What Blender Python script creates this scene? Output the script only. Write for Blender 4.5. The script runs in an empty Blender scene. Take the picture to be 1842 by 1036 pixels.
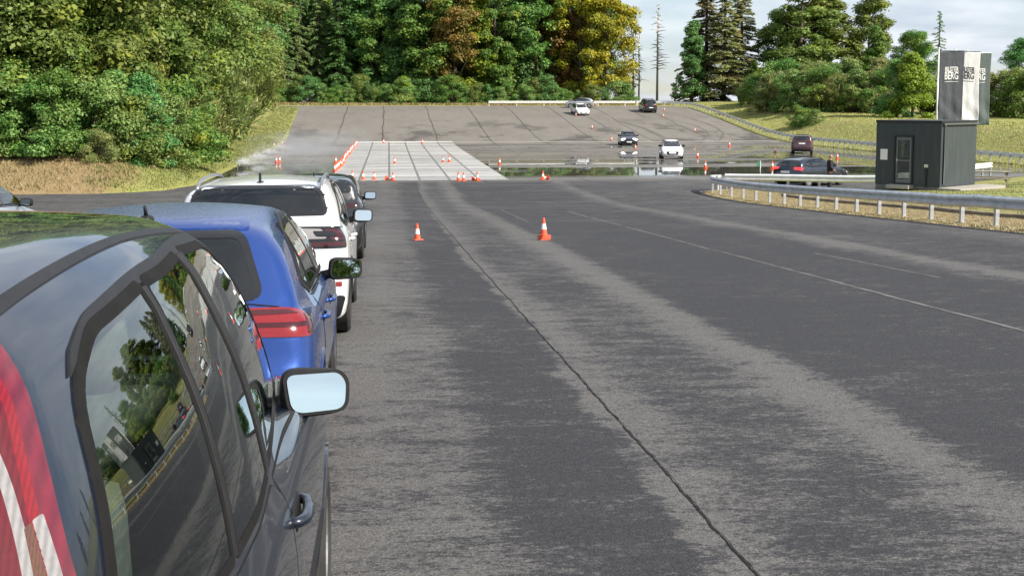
import bpy, bmesh, math, random
import numpy as np
from mathutils import Vector, Matrix, Euler
R = math.radians
SC = bpy.context.scene
COL = SC.collection
# ---------------------------------------------------------------- camera
F_PX, CX, CY = 2100.0, 921.0, 387.0
HC = 4.4                      # eye height above the wet basin
PITCH, YAW = R(5.5), R(6.01)
cam_data = bpy.data.cameras.new('camera')
cam = bpy.data.objects.new('camera', cam_data); COL.objects.link(cam)
cam_data.sensor_width = 36.0
cam_data.lens = F_PX / 1842 * 36
cam_data.shift_y = (CY - 518) / 1842
cam_data.clip_start = 0.05; cam_data.clip_end = 6000
cam.location = (0, 0, HC)
cam.rotation_euler = (R(90) - PITCH, 0, -YAW)
SC.camera = cam
# ---------------------------------------------------------------- sky, sun, exposure
SUN_ELEV, SUN_AZ = R(38), R(126)         # azimuth measured from +Y towards +X
w = bpy.data.worlds.new('World'); SC.world = w; w.use_nodes = True
nt = w.node_tree; nt.nodes.clear()
N = nt.nodes.new
out = N('ShaderNodeOutputWorld'); bg = N('ShaderNodeBackground'); sky = N('ShaderNodeTexSky')
sky.sky_type = 'NISHITA'; sky.sun_disc = False
sky.sun_elevation = SUN_ELEV; sky.sun_rotation = SUN_AZ
sky.air_density = 1.0; sky.dust_density = 0.7; sky.ozone_density = 2.5; sky.altitude = 200
tc = N('ShaderNodeTexCoord'); sep = N('ShaderNodeSeparateXYZ')
nt.links.new(tc.outputs['Generated'], sep.inputs[0])
# clouds: project the direction onto a layer overhead so that they thin towards the zenith
zc = N('ShaderNodeMath'); zc.operation = 'ADD'; zc.inputs[1].default_value = 0.16
nt.links.new(sep.outputs['Z'], zc.inputs[0])
zm = N('ShaderNodeMath'); zm.operation = 'MAXIMUM'; zm.inputs[1].default_value = 0.06
nt.links.new(zc.outputs[0], zm.inputs[0])
dv = N('ShaderNodeVectorMath'); dv.operation = 'DIVIDE'
cmb = N('ShaderNodeCombineXYZ')
for i in range(3): nt.links.new(zm.outputs[0], cmb.inputs[i])
nt.links.new(tc.outputs['Generated'], dv.inputs[0]); nt.links.new(cmb.outputs[0], dv.inputs[1])
n1 = N('ShaderNodeTexNoise'); n1.inputs['Scale'].default_value = 1.15; n1.inputs['Detail'].default_value = 7
n1.inputs['Roughness'].default_value = 0.55; n1.inputs['Distortion'].default_value = 0.3
nt.links.new(dv.outputs[0], n1.inputs['Vector'])
cr = N('ShaderNodeValToRGB'); cr.color_ramp.elements[0].position = 0.33; cr.color_ramp.elements[1].position = 0.54; cr.color_ramp.elements[0].color = (.25, .25, .25, 1)
nt.links.new(n1.outputs['Fac'], cr.inputs[0])
n2 = N('ShaderNodeTexNoise'); n2.inputs['Scale'].default_value = 3.1; n2.inputs['Detail'].default_value = 5
nt.links.new(dv.outputs[0], n2.inputs['Vector'])
cc = N('ShaderNodeValToRGB')
cc.color_ramp.elements[0].position = 0.3; cc.color_ramp.elements[0].color = (4.3, 4.8, 5.7, 1)
cc.color_ramp.elements[1].position = 0.7; cc.color_ramp.elements[1].color = (6.8, 7.0, 7.4, 1)
nt.links.new(n2.outputs['Fac'], cc.inputs[0])
mx = N('ShaderNodeMixRGB'); mf = N('ShaderNodeMath'); mf.operation = 'MULTIPLY'; mf.inputs[1].default_value = 0.85
nt.links.new(cr.outputs['Color'], mf.inputs[0]); nt.links.new(mf.outputs[0], mx.inputs[0])
nt.links.new(sky.outputs[0], mx.inputs[1]); nt.links.new(cc.outputs[0], mx.inputs[2])
nt.links.new(mx.outputs[0], bg.inputs['Color'])
bg.inputs['Strength'].default_value = 0.085
nt.links.new(bg.outputs[0], out.inputs['Surface'])
sd = bpy.data.lights.new('sun', 'SUN'); sun = bpy.data.objects.new('sun', sd); COL.objects.link(sun)
sd.energy = 4.8; sd.angle = R(0.6); sd.color = (1.0, 0.93, 0.82)
_s = Vector((math.cos(SUN_ELEV) * math.sin(SUN_AZ), math.cos(SUN_ELEV) * math.cos(SUN_AZ), math.sin(SUN_ELEV)))
sun.rotation_euler = _s.to_track_quat('Z', 'Y').to_euler(); sun.location = (60, -20, 60)
SC.view_settings.view_transform = 'Standard'; SC.view_settings.look = 'None'
SC.view_settings.exposure = 0.8; SC.view_settings.gamma = 1.0; SC.view_settings.use_curve_mapping = False
SC.render.engine = 'CYCLES'
SC.cycles.max_bounces = 8; SC.cycles.transparent_max_bounces = 16
SC.cycles.sample_clamp_indirect = 6.0
SC.cycles.use_denoising = True
SC.cycles.caustics_reflective = False; SC.cycles.caustics_refractive = False
# ---------------------------------------------------------------- survey helpers: where things stand
_cp, _sp, _cy, _sy = math.cos(PITCH), math.sin(PITCH), math.cos(YAW), math.sin(YAW)
FWD = np.array([_sy * _cp, _cy * _cp, -_sp]); RGT = np.array([_cy, -_sy, 0.0]); UPV = np.cross(RGT, FWD)
K = 0.0528                     # fall of the apron the queue stands on
def ray(px, py):
    return RGT * ((px - CX) / F_PX) + UPV * ((CY - py) / F_PX) + FWD
def _sp1(t): return np.logaddexp(0, t)
Y0 = 2.7 / K
def prof(Y):
    Y = np.asarray(Y, float)
    near = K * 3.0 * _sp1((Y0 - Y) / 3.0)
    up = 0.104 * 4.0 * (_sp1((Y - 127.5) / 4.0) - _sp1((Y - 166.5) / 4.0))
    return near + up
def at(px, py, Y):
    d = ray(px, py); t = Y / d[1]
    return np.array([d[0] * t, Y, HC + d[2] * t])
# ---------------------------------------------------------------- building helpers
def tag(o, label=None, cat=None, group=None, kind=None):
    if label: o['label'] = label
    if cat: o['category'] = cat
    if group: o['group'] = group
    if kind: o['kind'] = kind
    return o
def empty(name, loc=(0, 0, 0), rot=(0, 0, 0)):
    o = bpy.data.objects.new(name, None); COL.objects.link(o); o.location = loc; o.rotation_euler = rot
    o.empty_display_size = 0.2
    return o
def mesh_obj(name, V, Fc, mat, parent=None, smooth=True, normals=None, loc=None):
    me = bpy.data.meshes.new(name)
    V = np.asarray(V, float)
    if isinstance(Fc, np.ndarray) and Fc.ndim == 2:
        n, k = Fc.shape
        me.vertices.add(len(V)); me.vertices.foreach_set('co', V.ravel())
        me.loops.add(n * k); me.loops.foreach_set('vertex_index', Fc.ravel().astype(np.int32))
        me.polygons.add(n); me.polygons.foreach_set('loop_start', np.arange(0, n * k, k, dtype=np.int32))
        me.update(calc_edges=True); me.validate()
    else:
        me.from_pydata([tuple(v) for v in V], [], [tuple(int(i) for i in f) for f in Fc]); me.validate()
    me.polygons.foreach_set('use_smooth', [smooth] * len(me.polygons))
    if normals is not None and len(normals) == len(me.vertices):
        me.normals_split_custom_set_from_vertices([tuple(n) for n in normals])
    me.update()
    if mat is not None: me.materials.append(mat)
    o = bpy.data.objects.new(name, me); COL.objects.link(o)
    if parent: o.parent = parent
    if loc is not None: o.location = loc
    return o
class MB:
    def __init__(s): s.v = []; s.f = []
    def add(s, V, Fc):
        b = len(s.v); s.v += [tuple(map(float, p)) for p in V]; s.f += [tuple(int(i) + b for i in f) for f in Fc]
        return s
    def box(s, c, size, rz=0.0, M=None, bevel=0.0):
        hx, hy, hz = (q / 2 for q in size)
        if bevel > 0:
            bm = bmesh.new(); bmesh.ops.create_cube(bm, size=1)
            bmesh.ops.scale(bm, vec=size, verts=bm.verts)
            bmesh.ops.bevel(bm, geom=bm.edges[:], offset=bevel, segments=2, affect='EDGES', profile=0.6)
            P = [v.co.copy() for v in bm.verts]; bm.verts.index_update(); Fc = [[v.index for v in f.verts] for f in bm.faces]; bm.free()
        else:
            P = [Vector((x, y, z)) for x in (-hx, hx) for y in (-hy, hy) for z in (-hz, hz)]
            Fc = [(0, 1, 3, 2), (4, 6, 7, 5), (0, 4, 5, 1), (2, 3, 7, 6), (0, 2, 6, 4), (1, 5, 7, 3)]
        Rm = M if M is not None else Matrix.Rotation(rz, 3, 'Z')
        return s.add([Rm @ p + Vector(c) for p in P], Fc)
    def tube(s, pts, r, n=8, cap=True):
        pts = [Vector(p) for p in pts]; rs = r if hasattr(r, '__len__') else [r] * len(pts)
        V = []; Fc = []
        for i, p in enumerate(pts):
            t = (pts[min(i + 1, len(pts) - 1)] - pts[max(i - 1, 0)]).normalized()
            a = t.cross(Vector((0, 0, 1)))
            if a.length < 0.1: a = t.cross(Vector((0, 1, 0)))
            a.normalize(); b = t.cross(a)
            for k in range(n):
                th = 2 * math.pi * k / n
                V.append(p + (a * math.cos(th) + b * math.sin(th)) * rs[i])
        for i in range(len(pts) - 1):
            for k in range(n):
                Fc.append((i * n + k, i * n + (k + 1) % n, (i + 1) * n + (k + 1) % n, (i + 1) * n + k))
        if cap:
            Fc.append(tuple(range(n))[::-1]); Fc.append(tuple((len(pts) - 1) * n + k for k in range(n)))
        return s.add(V, Fc)
    def lathe(s, prof_, n=24, axis='Z', c=(0, 0, 0), close=False):
        V = []; Fc = []
        for r_, h in prof_:
            for k in range(n):
                th = 2 * math.pi * k / n
                p = (r_ * math.cos(th), r_ * math.sin(th), h)
                if axis == 'X': p = (p[2], p[0], p[1])
                if axis == 'Y': p = (p[1], p[2], p[0])
                V.append((p[0] + c[0], p[1] + c[1], p[2] + c[2]))
        m = len(prof_)
        for i in range(m if close else m - 1):
            j = (i + 1) % m
            for k in range(n):
                Fc.append((i * n + k, i * n + (k + 1) % n, j * n + (k + 1) % n, j * n + k))
        if not close:
            if prof_[0][0] > 1e-6: Fc.append(tuple(range(n))[::-1])
            if prof_[-1][0] > 1e-6: Fc.append(tuple((m - 1) * n + k for k in range(n)))
        return s.add(V, Fc)
    def prism(s, poly, z0, z1, M=None):
        n = len(poly); V = [(x, y, z0) for x, y in poly] + [(x, y, z1) for x, y in poly]
        if M is not None: V = [M @ Vector(v) for v in V]
        return s.add(V, [tuple(range(n))[::-1], tuple(range(n, 2 * n))] + [(i, (i + 1) % n, n + (i + 1) % n, n + i) for i in range(n)])
    def build(s, name, mat, parent=None, smooth=False, loc=None):
        o = mesh_obj(name, s.v, s.f, mat, parent, smooth, loc=loc)
        return o
def smooth_by_angle(o, ang=35):
    me = o.data
    me.polygons.foreach_set('use_smooth', [True] * len(me.polygons))
    me.set_sharp_from_angle(angle=R(ang))
    return o
# -- 2D polygons
def clip_cell(poly, x0, x1, y0, y1):
    P = poly
    for ax, lim, sg in ((0, x0, 1), (0, x1, -1), (1, y0, 1), (1, y1, -1)):
        Q = []; n = len(P)
        for i in range(n):
            a, b = P[i], P[(i + 1) % n]
            da, db = (a[ax] - lim) * sg, (b[ax] - lim) * sg
            if da >= 0: Q.append(a)
            if (da > 0 and db < 0) or (da < 0 and db > 0):
                t = da / (da - db); Q.append((a[0] + (b[0] - a[0]) * t, a[1] + (b[1] - a[1]) * t))
        P = Q
        if len(P) < 3: return []
    return P
def fill(poly, cell, cell_y=None):
    cy = cell_y or cell
    xs = [p[0] for p in poly]; ys = [p[1] for p in poly]
    x0, y0 = min(xs), min(ys); nx = max(1, math.ceil((max(xs) - x0) / cell)); ny = max(1, math.ceil((max(ys) - y0) / cy))
    cx_ = (max(xs) - x0) / nx; cy_ = (max(ys) - y0) / ny
    key = {}; V = []; Fc = []
    def vid(p):
        k = (round(p[0], 5), round(p[1], 5))
        if k not in key: key[k] = len(V); V.append(k)
        return key[k]
    for j in range(ny):
        strip = clip_cell(poly, -1e9, 1e9, y0 + j * cy_, y0 + (j + 1) * cy_ if j < ny - 1 else 1e9)
        if not strip: continue
        for i in range(nx):
            c = clip_cell(strip, x0 + i * cx_, x0 + (i + 1) * cx_ if i < nx - 1 else 1e9, -1e9, 1e9)
            if len(c) < 3: continue
            ids = []
            for p in c:
                k = vid(p)
                if not ids or ids[-1] != k: ids.append(k)
            if len(ids) > 1 and ids[0] == ids[-1]: ids.pop()
            if len(set(ids)) == len(ids) >= 3: Fc.append(ids)
            elif len(set(ids)) >= 3:
                ids = list(dict.fromkeys(ids)); Fc.append(ids)
    return V, Fc
def rp(pts, r, n=5):
    out_ = []; m = len(pts)
    rr = r if hasattr(r, '__len__') else [r] * m
    for i in range(m):
        a, b, c = (np.array(pts[(i + q) % m], float) for q in (-1, 0, 1))
        la, lc = np.linalg.norm(a - b), np.linalg.norm(c - b)
        q = min(rr[i], la * .48, lc * .48)
        if q < 1e-4: out_.append(tuple(b)); continue
        p0 = b + (a - b) / la * q; p1 = b + (c - b) / lc * q
        for k in range(n + 1):
            t = k / n; out_.append(tuple(p0 * (1 - t) ** 2 + b * 2 * t * (1 - t) + p1 * t * t))
    return out_
def in_poly(poly, X, Y):
    X = np.asarray(X, float); Y = np.asarray(Y, float); ins = np.zeros(X.shape, bool); n = len(poly)
    for i in range(n):
        x1, y1 = poly[i]; x2, y2 = poly[(i + 1) % n]
        if y1 == y2: continue
        c = ((y1 > Y) != (y2 > Y)) & (X < (x2 - x1) * (Y - y1) / (y2 - y1) + x1)
        ins ^= c
    return ins
def poly_dist(poly, X, Y, closed=True):
    X = np.asarray(X, float); Y = np.asarray(Y, float); D = np.full(X.shape, 1e9); n = len(poly)
    for i in range(n if closed else n - 1):
        x1, y1 = poly[i]; x2, y2 = poly[(i + 1) % n]; dx, dy = x2 - x1, y2 - y1; l2 = dx * dx + dy * dy
        if l2 < 1e-12: continue
        t = np.clip(((X - x1) * dx + (Y - y1) * dy) / l2, 0, 1)
        D = np.minimum(D, np.hypot(X - x1 - t * dx, Y - y1 - t * dy))
    return D
def sstep(a, b, x):
    t = np.clip((np.asarray(x, float) - a) / (b - a), 0, 1); return t * t * (3 - 2 * t)
# ---------------------------------------------------------------- materials
class NT:
    def __init__(s, name):
        s.m = bpy.data.materials.new(name); s.m.use_nodes = True; s.t = s.m.node_tree; s.t.nodes.clear()
        s.out = s.t.nodes.new('ShaderNodeOutputMaterial')
    def n(s, typ, **kw):
        q = s.t.nodes.new('ShaderNode' + typ)
        for k, v in kw.items():
            if k in q.inputs: s.set(q, k, v)
            else: setattr(q, k, v)
        return q
    def set(s, q, k, v):
        if isinstance(v, bpy.types.NodeSocket): s.t.links.new(v, q.inputs[k])
        else:
            if isinstance(v, tuple) and len(v) == 3 and q.inputs[k].type == 'RGBA': v = (*v, 1)
            q.inputs[k].default_value = v
    def math(s, op, a, b=None, clamp=False):
        q = s.t.nodes.new('ShaderNodeMath'); q.operation = op; q.use_clamp = clamp
        s.set(q, 0, a)
        if b is not None: s.set(q, 1, b)
        return q.outputs[0]
    def mix(s, f, a, b):
        q = s.t.nodes.new('ShaderNodeMix'); q.data_type = 'RGBA'
        s.set(q, 0, f); s.set(q, 6, a); s.set(q, 7, b); return q.outputs[2]
    def ramp(s, f, stops, interp='LINEAR'):
        q = s.t.nodes.new('ShaderNodeValToRGB'); s.t.links.new(f, q.inputs[0]); e = q.color_ramp.elements
        q.color_ramp.interpolation = interp
        while len(e) < len(stops): e.new(0.5)
        for i, (p, c) in enumerate(stops):
            e[i].position = p; e[i].color = (c, c, c, 1) if not hasattr(c, '__len__') else (*c, 1)
        return q.outputs[0]
    def noise(s, vec, scale, detail=4, rough=.55, dist=0.0):
        q = s.n('TexNoise', Scale=float(scale), Detail=float(detail), Roughness=rough, Distortion=dist)
        if vec is not None: s.t.links.new(vec, q.inputs['Vector'])
        return q.outputs['Fac']
    def obj(s): return s.n('TexCoord').outputs['Object']
    def scaled(s, vec, sc):
        q = s.n('Mapping'); s.t.links.new(vec, q.inputs[0]); q.inputs['Scale'].default_value = sc; return q.outputs[0]
    def bump(s, h, strength, dist=.01):
        q = s.n('Bump', Strength=strength, Distance=dist); s.t.links.new(h, q.inputs['Height']); return q.outputs[0]
    def pbr(s, **kw):
        q = s.n('BsdfPrincipled')
        for k, v in kw.items(): s.set(q, k.replace('_', ' '), v)
        s.t.links.new(q.outputs[0], s.out.inputs[0]); return q
def simple(name, col, rough=.5, metal=0.0, var=.12, scale=8.0, bump=0.0, **kw):
    q = NT(name); v = q.obj(); f = q.noise(v, scale, 5)
    c = q.mix(q.ramp(f, [(.3, 0.0), (.7, 1.0)]), tuple(x * (1 - var) for x in col), tuple(min(1, x * (1 + var)) for x in col))
    p = q.pbr(Base_Color=c, Roughness=rough, Metallic=metal, **kw)
    if bump: q.set(p, 'Normal', q.bump(q.noise(v, scale * 12, 4), bump, .005))
    return q.m
# ---------------------------------------------------------------- ground: asphalt area, wet basin, banks
ASPHALT = [(-70, -60), (14.9, -60), (14.9, 53.5), (15.4, 56.4), (17.0, 57.6), (19.5, 56.8), (23, 54.8), (30, 60), (38, 66.5), (43, 70), (43, 166),
           (41, 169), (34, 170.5), (-11, 170.5), (-30, 170), (-30, 166.5), (-12.4, 166), (-11.2, 127), (-10.6, 80), (-10.4, 64), (-11.2, 60), (-13.5, 58.2), (-70, 57.4)]
ASPHALT = rp(ASPHALT, .8, 3)
ISLAND = [(14.9, -60), (14.9, 53.5), (15.4, 56.4), (17.0, 57.6), (19.5, 56.8), (23, 54.8), (30, 60), (38, 66.5), (43, 70), (43, -60)]
_rng = np.random.default_rng(5)
_ph = _rng.uniform(0, 6.28, (14, 3)); _fr = _rng.uniform(.05, .55, (14, 2))
def wob(X, Y):
    z = 0
    for (a, b, c), (fx, fy) in zip(_ph, _fr): z = z + np.sin(X * fx * 2.3 + a) * np.sin(Y * fy * 2.3 + b) / 14
    return z
def terrain(X, Y):
    X = np.asarray(X, float); Y = np.asarray(Y, float)
    p = prof(Y)
    ins = in_poly(ASPHALT, X, Y); d = poly_dist(ASPHALT, X, Y); sd = np.where(ins, -d, d)
    lift = np.interp(sd, [-1.4, -.15, .25, .8], [-.22, -.05, .035, .07])
    left = (X < -9.5) & (Y > 56)
    right = (X > 42.9) & (Y > 60)
    isl = in_poly(ISLAND, X, Y)
    s = np.maximum(sd, 0)
    room = np.clip(1 - p / 4.3, 0, 1)
    hl = (4.2 * (1 - np.exp(-s * .085))) * room
    hr = 1.9 * sstep(0.6, 9, s) * np.clip(1 - p / 4.0, 0, 1) + 0.5 * sstep(3, 12, s)
    hi = .42 * sstep(.5, 8, s)
    h = np.where(left, hl, 0) + np.where(right, hr, 0) + np.where(isl, hi, 0)
    return p + lift + h + .16 * wob(X, Y) * sstep(.6, 4, s)
def asph(X, Y): return prof(Y)
def ground(px, py, fn=None):
    fn = fn or asph
    d = ray(px, py); t = np.linspace(2, 420, 8000); P = np.outer(t, d)
    z = HC + P[:, 2]; g = fn(P[:, 0], P[:, 1]); k = int(np.argmax(z <= g))
    if k == 0: k = len(t) - 1
    return np.array([P[k, 0], P[k, 1], float(fn(P[k, 0], P[k, 1]))])
def gz(x, y):
    return float(asph(x, y)) if bool(in_poly(ASPHALT, np.array([x]), np.array([y]))[0]) else float(terrain(np.array([x]), np.array([y]))[0])
def grid_axis(lo, hi, fine, far):
    a = list(np.arange(lo, hi + 1e-6, fine)); s = fine; x = hi
    while x < far: s *= 1.35; x += s; a.append(x)
    s = fine; x = lo
    while x > -far: s *= 1.35; x -= s; a.insert(0, x)
    return np.array(a)
gx = grid_axis(-34, 74, .8, 3000); gy = grid_axis(8, 190, .8, 3000)
GX, GY = np.meshgrid(gx, gy); GZ = terrain(GX.ravel(), GY.ravel())
_nx, _ny = len(gx), len(gy); _i = np.arange((_nx) * (_ny)).reshape(_ny, _nx)
_q = np.stack([_i[:-1, :-1], _i[:-1, 1:], _i[1:, 1:], _i[1:, :-1]], -1).reshape(-1, 4)
q = NT('meadow_ground'); v = q.obj()
patch_ = q.noise(v, .16, 5, .6); fine = q.noise(v, 2.6, 6, .65); tuft = q.noise(q.scaled(v, (1, 1, 1)), 14, 5, .7)
sepx = q.n('SeparateXYZ'); q.t.links.new(v, sepx.inputs[0])
green = q.mix(q.ramp(tuft, [(.3, 0), (.7, 1)]), (.13, .15, .028), (.31, .30, .085))
dry = q.mix(q.ramp(tuft, [(.32, 0), (.68, 1)]), (.13, .095, .04), (.33, .235, .12))
# the left bank carries dead bracken, the verges and the far meadow are green to straw
leftdry = q.math('MULTIPLY', q.ramp(q.math('MULTIPLY_ADD', sepx.outputs[0], -.1, ), [(0, 0), (1, 1)]), 1.0)
mr = q.n('MapRange'); q.set(mr, 0, sepx.outputs[1]); q.set(mr, 1, 56.0); q.set(mr, 2, 74.0); q.set(mr, 3, 1.0); q.set(mr, 4, 0.25)
mrx = q.n('MapRange'); q.set(mrx, 0, sepx.outputs[0]); q.set(mrx, 1, -12.0); q.set(mrx, 2, -15.0); q.set(mrx, 3, 0.0); q.set(mrx, 4, 1.0)
mrr = q.n('MapRange'); q.set(mrr, 0, sepx.outputs[0]); q.set(mrr, 1, 20.0); q.set(mrr, 2, 14.6); q.set(mrr, 3, .12); q.set(mrr, 4, 1.0)
dz = q.math('MULTIPLY', mr.outputs[0], mrx.outputs[0])
isle = q.n('MapRange'); q.set(isle, 0, sepx.outputs[0]); q.set(isle, 1, 13.0); q.set(isle, 2, 14.5); q.set(isle, 3, 0.0); q.set(isle, 4, 1.0)
dz2 = q.math('MULTIPLY', mrr.outputs[0], isle.outputs[0])
dsum = q.math('MAXIMUM', dz, dz2)
dn = q.math('ADD', dsum, q.math('MULTIPLY', q.math('SUBTRACT', patch_, .5), 1.5))
dmask = q.ramp(dn, [(.18, 0.0), (.55, 1.0)])
q.pbr(Base_Color=q.mix(dmask, green, dry), Roughness=.95, Normal=q.bump(fine, .9, .12))
M_MEADOW = q.m
tag(mesh_obj('ground', np.stack([GX.ravel(), GY.ravel(), GZ], 1), _q, M_MEADOW), kind='structure')

# asphalt -----------------------------------------------------------------
q = NT('asphalt'); v = q.obj(); sx = q.n('SeparateXYZ'); q.t.links.new(v, sx.inputs[0]); X_, Y_ = sx.outputs[0], sx.outputs[1]
warp = q.noise(q.scaled(v, (.5, .06, 1)), 1.0, 4); warp2 = q.noise(v, 1.7, 5, .65)
xw = q.math('ADD', X_, q.math('ADD', q.math('MULTIPLY', q.math('SUBTRACT', warp, .5), .9), q.math('MULTIPLY', q.math('SUBTRACT', warp2, .5), .55)))
mr = q.n('MapRange'); q.set(mr, 0, xw); q.set(mr, 1, -6.0); q.set(mr, 2, 16.0)
def bx_(x): return (x + 6) / 22
BANDS = [(-6, .45), (-2.6, .48), (-.6, .54), (-.2, .66), (.0, .56), (.35, .50), (.66, .24), (1.38, .2), (1.5, .66), (1.72, .56), (1.95, .38), (2.5, .34), (2.82, .56), (3.02, .74), (3.3, .62), (3.55, .2), (5.6, .16), (6.6, .22), (8.4, .2), (8.95, .45), (9.4, .72), (9.9, .3), (12, .3), (14.4, .45), (16, .45)]
band = q.ramp(mr.outputs[0], [(bx_(a), b) for a, b in BANDS])
# mottling: ragged islands of worn light aggregate, wider than long so the wear reads across the lanes
mv = q.scaled(v, (1.0, 1.0, 1.0))
mot = q.math('ADD', q.math('MULTIPLY', q.noise(q.scaled(v, (1.0, 2.2, 1)), 1.9, 9, .75), .5), q.math('MULTIPLY', q.noise(q.scaled(v, (1.0, 2.0, 1)), 9.0, 8, .85), .5)); mot2 = q.noise(mv, .42, 5, .6)
mot3 = q.noise(q.scaled(v, (1.0, 1.7, 1)), 24.0, 5, .8)
mot = q.math('ADD', mot, q.math('MULTIPLY', q.math('SUBTRACT', mot3, .5), .55))
mm = q.math('ADD', q.math('MULTIPLY', q.math('SUBTRACT', mot, .5), 4.4), q.math('MULTIPLY', q.math('SUBTRACT', mot2, .5), .9))
far = q.n('MapRange'); q.set(far, 0, Y_); q.set(far, 1, 16.0); q.set(far, 2, 40.0)
bandf = q.mix(far.outputs[0], band, q.mix(.35, band, (.5, .5, .5)))
lit = q.ramp(q.math('ADD', bandf, q.math('MULTIPLY', mm, .62)), [(.30, 0.0), (.44, .30), (.50, .72), (.62, 1.0)])
vor = q.n('TexVoronoi', Scale=85.0); q.t.links.new(v, vor.inputs['Vector'])
grain = q.noise(v, 60, 3, .8)
gr2 = q.noise(v, 28, 4, .85)
gcol = q.math('MAXIMUM', q.math('ADD', q.math('ADD', q.math('MULTIPLY', grain, 2.2), q.math('MULTIPLY', gr2, 1.8)), -.98), .25)
cA = q.mix(lit, (.031, .0315, .0355), (.101, .0975, .0945))
cA = q.mix(1.0, cA, cA)
mulg = q.n('Mix', data_type='RGBA', blend_type='MULTIPLY'); q.set(mulg, 0, 1.0); q.set(mulg, 6, cA)
cg = q.n('CombineColor'); 
for i in range(3): q.set(cg, i, gcol)
q.set(mulg, 7, cg.outputs[0])
near_col = mulg.outputs[2]
# the ramp: paler, long seams and skid marks
ramp_m = q.n('MapRange'); q.set(ramp_m, 0, Y_); q.set(ramp_m, 1, 64.0); q.set(ramp_m, 2, 67.0)
rn = q.noise(q.scaled(v, (.5, .1, 1)), 1.2, 6, .7); rn2 = q.noise(v, .09, 4, .6)
rcol = q.mix(q.ramp(q.math('ADD', rn, q.math('MULTIPLY', rn2, .6)), [(.45, 0), (1.05, 1)]), (.132, .121, .107), (.185, .170, .150))
stain = q.ramp(q.noise(q.scaled(v, (.16, .10, .3)), 1.0, 8, .7), [(.53, 0), (.60, 1)])
fade = q.n('MapRange'); q.set(fade, 0, Y_); q.set(fade, 1, 158.0); q.set(fade, 2, 136.0)
fade2 = q.n('MapRange'); q.set(fade2, 0, Y_); q.set(fade2, 1, 119.0); q.set(fade2, 2, 127.0); q.set(fade2, 3, .25)
stain = q.math('MULTIPLY', q.math('MULTIPLY', stain, fade.outputs[0]), fade2.outputs[0])
rcol = q.mix(q.math('MULTIPLY', stain, .75), rcol, (.05, .047, .043))
seams = None
for xs_ in (-5.7, -.7, 5.3, 11.1, 16.6, 22.5, 29, 36):
    d_ = q.math('ABSOLUTE', q.math('SUBTRACT', q.math('ADD', X_, q.math('MULTIPLY', q.math('SUBTRACT', warp, .5), .7)), xs_))
    l_ = q.ramp(d_, [(.03, 1.0), (.12, 0.0)]); seams = l_ if seams is None else q.math('MAXIMUM', seams, l_)
rcol = q.mix(q.math('MULTIPLY', seams, q.math('MULTIPLY_ADD', rn2, .7)), rcol, (.045, .043, .04))
col = q.mix(ramp_m.outputs[0], near_col, rcol)
# water standing in the basin
wy = q.n('MapRange'); q.set(wy, 0, Y_); q.set(wy, 1, 64.5); q.set(wy, 2, 70.0)
wy2 = q.n('MapRange'); q.set(wy2, 0, Y_); q.set(wy2, 1, 124.5); q.set(wy2, 2, 117.0)
wbias = q.n('MapRange'); q.set(wbias, 0, Y_); q.set(wbias, 1, 68.0); q.set(wbias, 2, 84.0); q.set(wbias, 3, .17); q.set(wbias, 4, .0)
wn = q.math('ADD', wbias.outputs[0], q.math('ADD', q.math('MULTIPLY', q.math('SUBTRACT', q.noise(q.scaled(v, (.012, 1.1, 1)), 1.0, 5, .7), .5), .38), q.noise(q.scaled(v, (.022, .34, 1)), 1.0, 6, .62))); wn2 = q.noise(q.scaled(v, (.06, .06, 1)), 1.0, 3)
win = q.math('MULTIPLY', wy.outputs[0], wy2.outputs[0])
wet = q.math('MULTIPLY', win, q.ramp(q.math('ADD', wn, q.math('MULTIPLY', q.math('SUBTRACT', wn2, .5), .5)), [(.40, .0), (.50, 1.0)]))
damp = q.math('MULTIPLY', q.ramp(q.noise(q.scaled(v, (.06, .35, 1)), 1.0, 7, .68), [(.55, 0), (.62, 1)]), q.ramp(q.n('MapRange', **{}).outputs[0] if False else wy.outputs[0], [(0, 1.0), (1, 0.0)]))
dfar = q.n('MapRange'); q.set(dfar, 0, Y_); q.set(dfar, 1, 24.0); q.set(dfar, 2, 44.0)
damp = q.math('MULTIPLY', damp, dfar.outputs[0])
col = q.mix(wet, col, (.075, .072, .067)); col = q.mix(q.math('MULTIPLY', damp, .7), col, (.05, .05, .052))
rough = q.math('SUBTRACT', .82, q.math('MULTIPLY', wet, .80)); rough = q.math('SUBTRACT', rough, q.math('MULTIPLY', damp, .25), True)
bmp = q.bump(q.math('ADD', grain, vor.outputs['Distance']), .55, .006)
b2 = q.n('Mix', data_type='VECTOR'); q.set(b2, 0, wet); q.t.links.new(bmp, b2.inputs[4]); q.t.links.new(q.n('NewGeometry').outputs['Normal'], b2.inputs[5])
q.pbr(Base_Color=col, Roughness=rough, Normal=b2.outputs[1], Specular_IOR_Level=q.math('ADD', .3, q.math('MULTIPLY', wet, .25)))
M_ASPHALT = q.m
V2, F2 = fill(ASPHALT, 1.2)
V2 = np.array(V2); tag(mesh_obj('asphalt', np.c_[V2, asph(V2[:, 0], V2[:, 1])], F2, M_ASPHALT), kind='structure')

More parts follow.
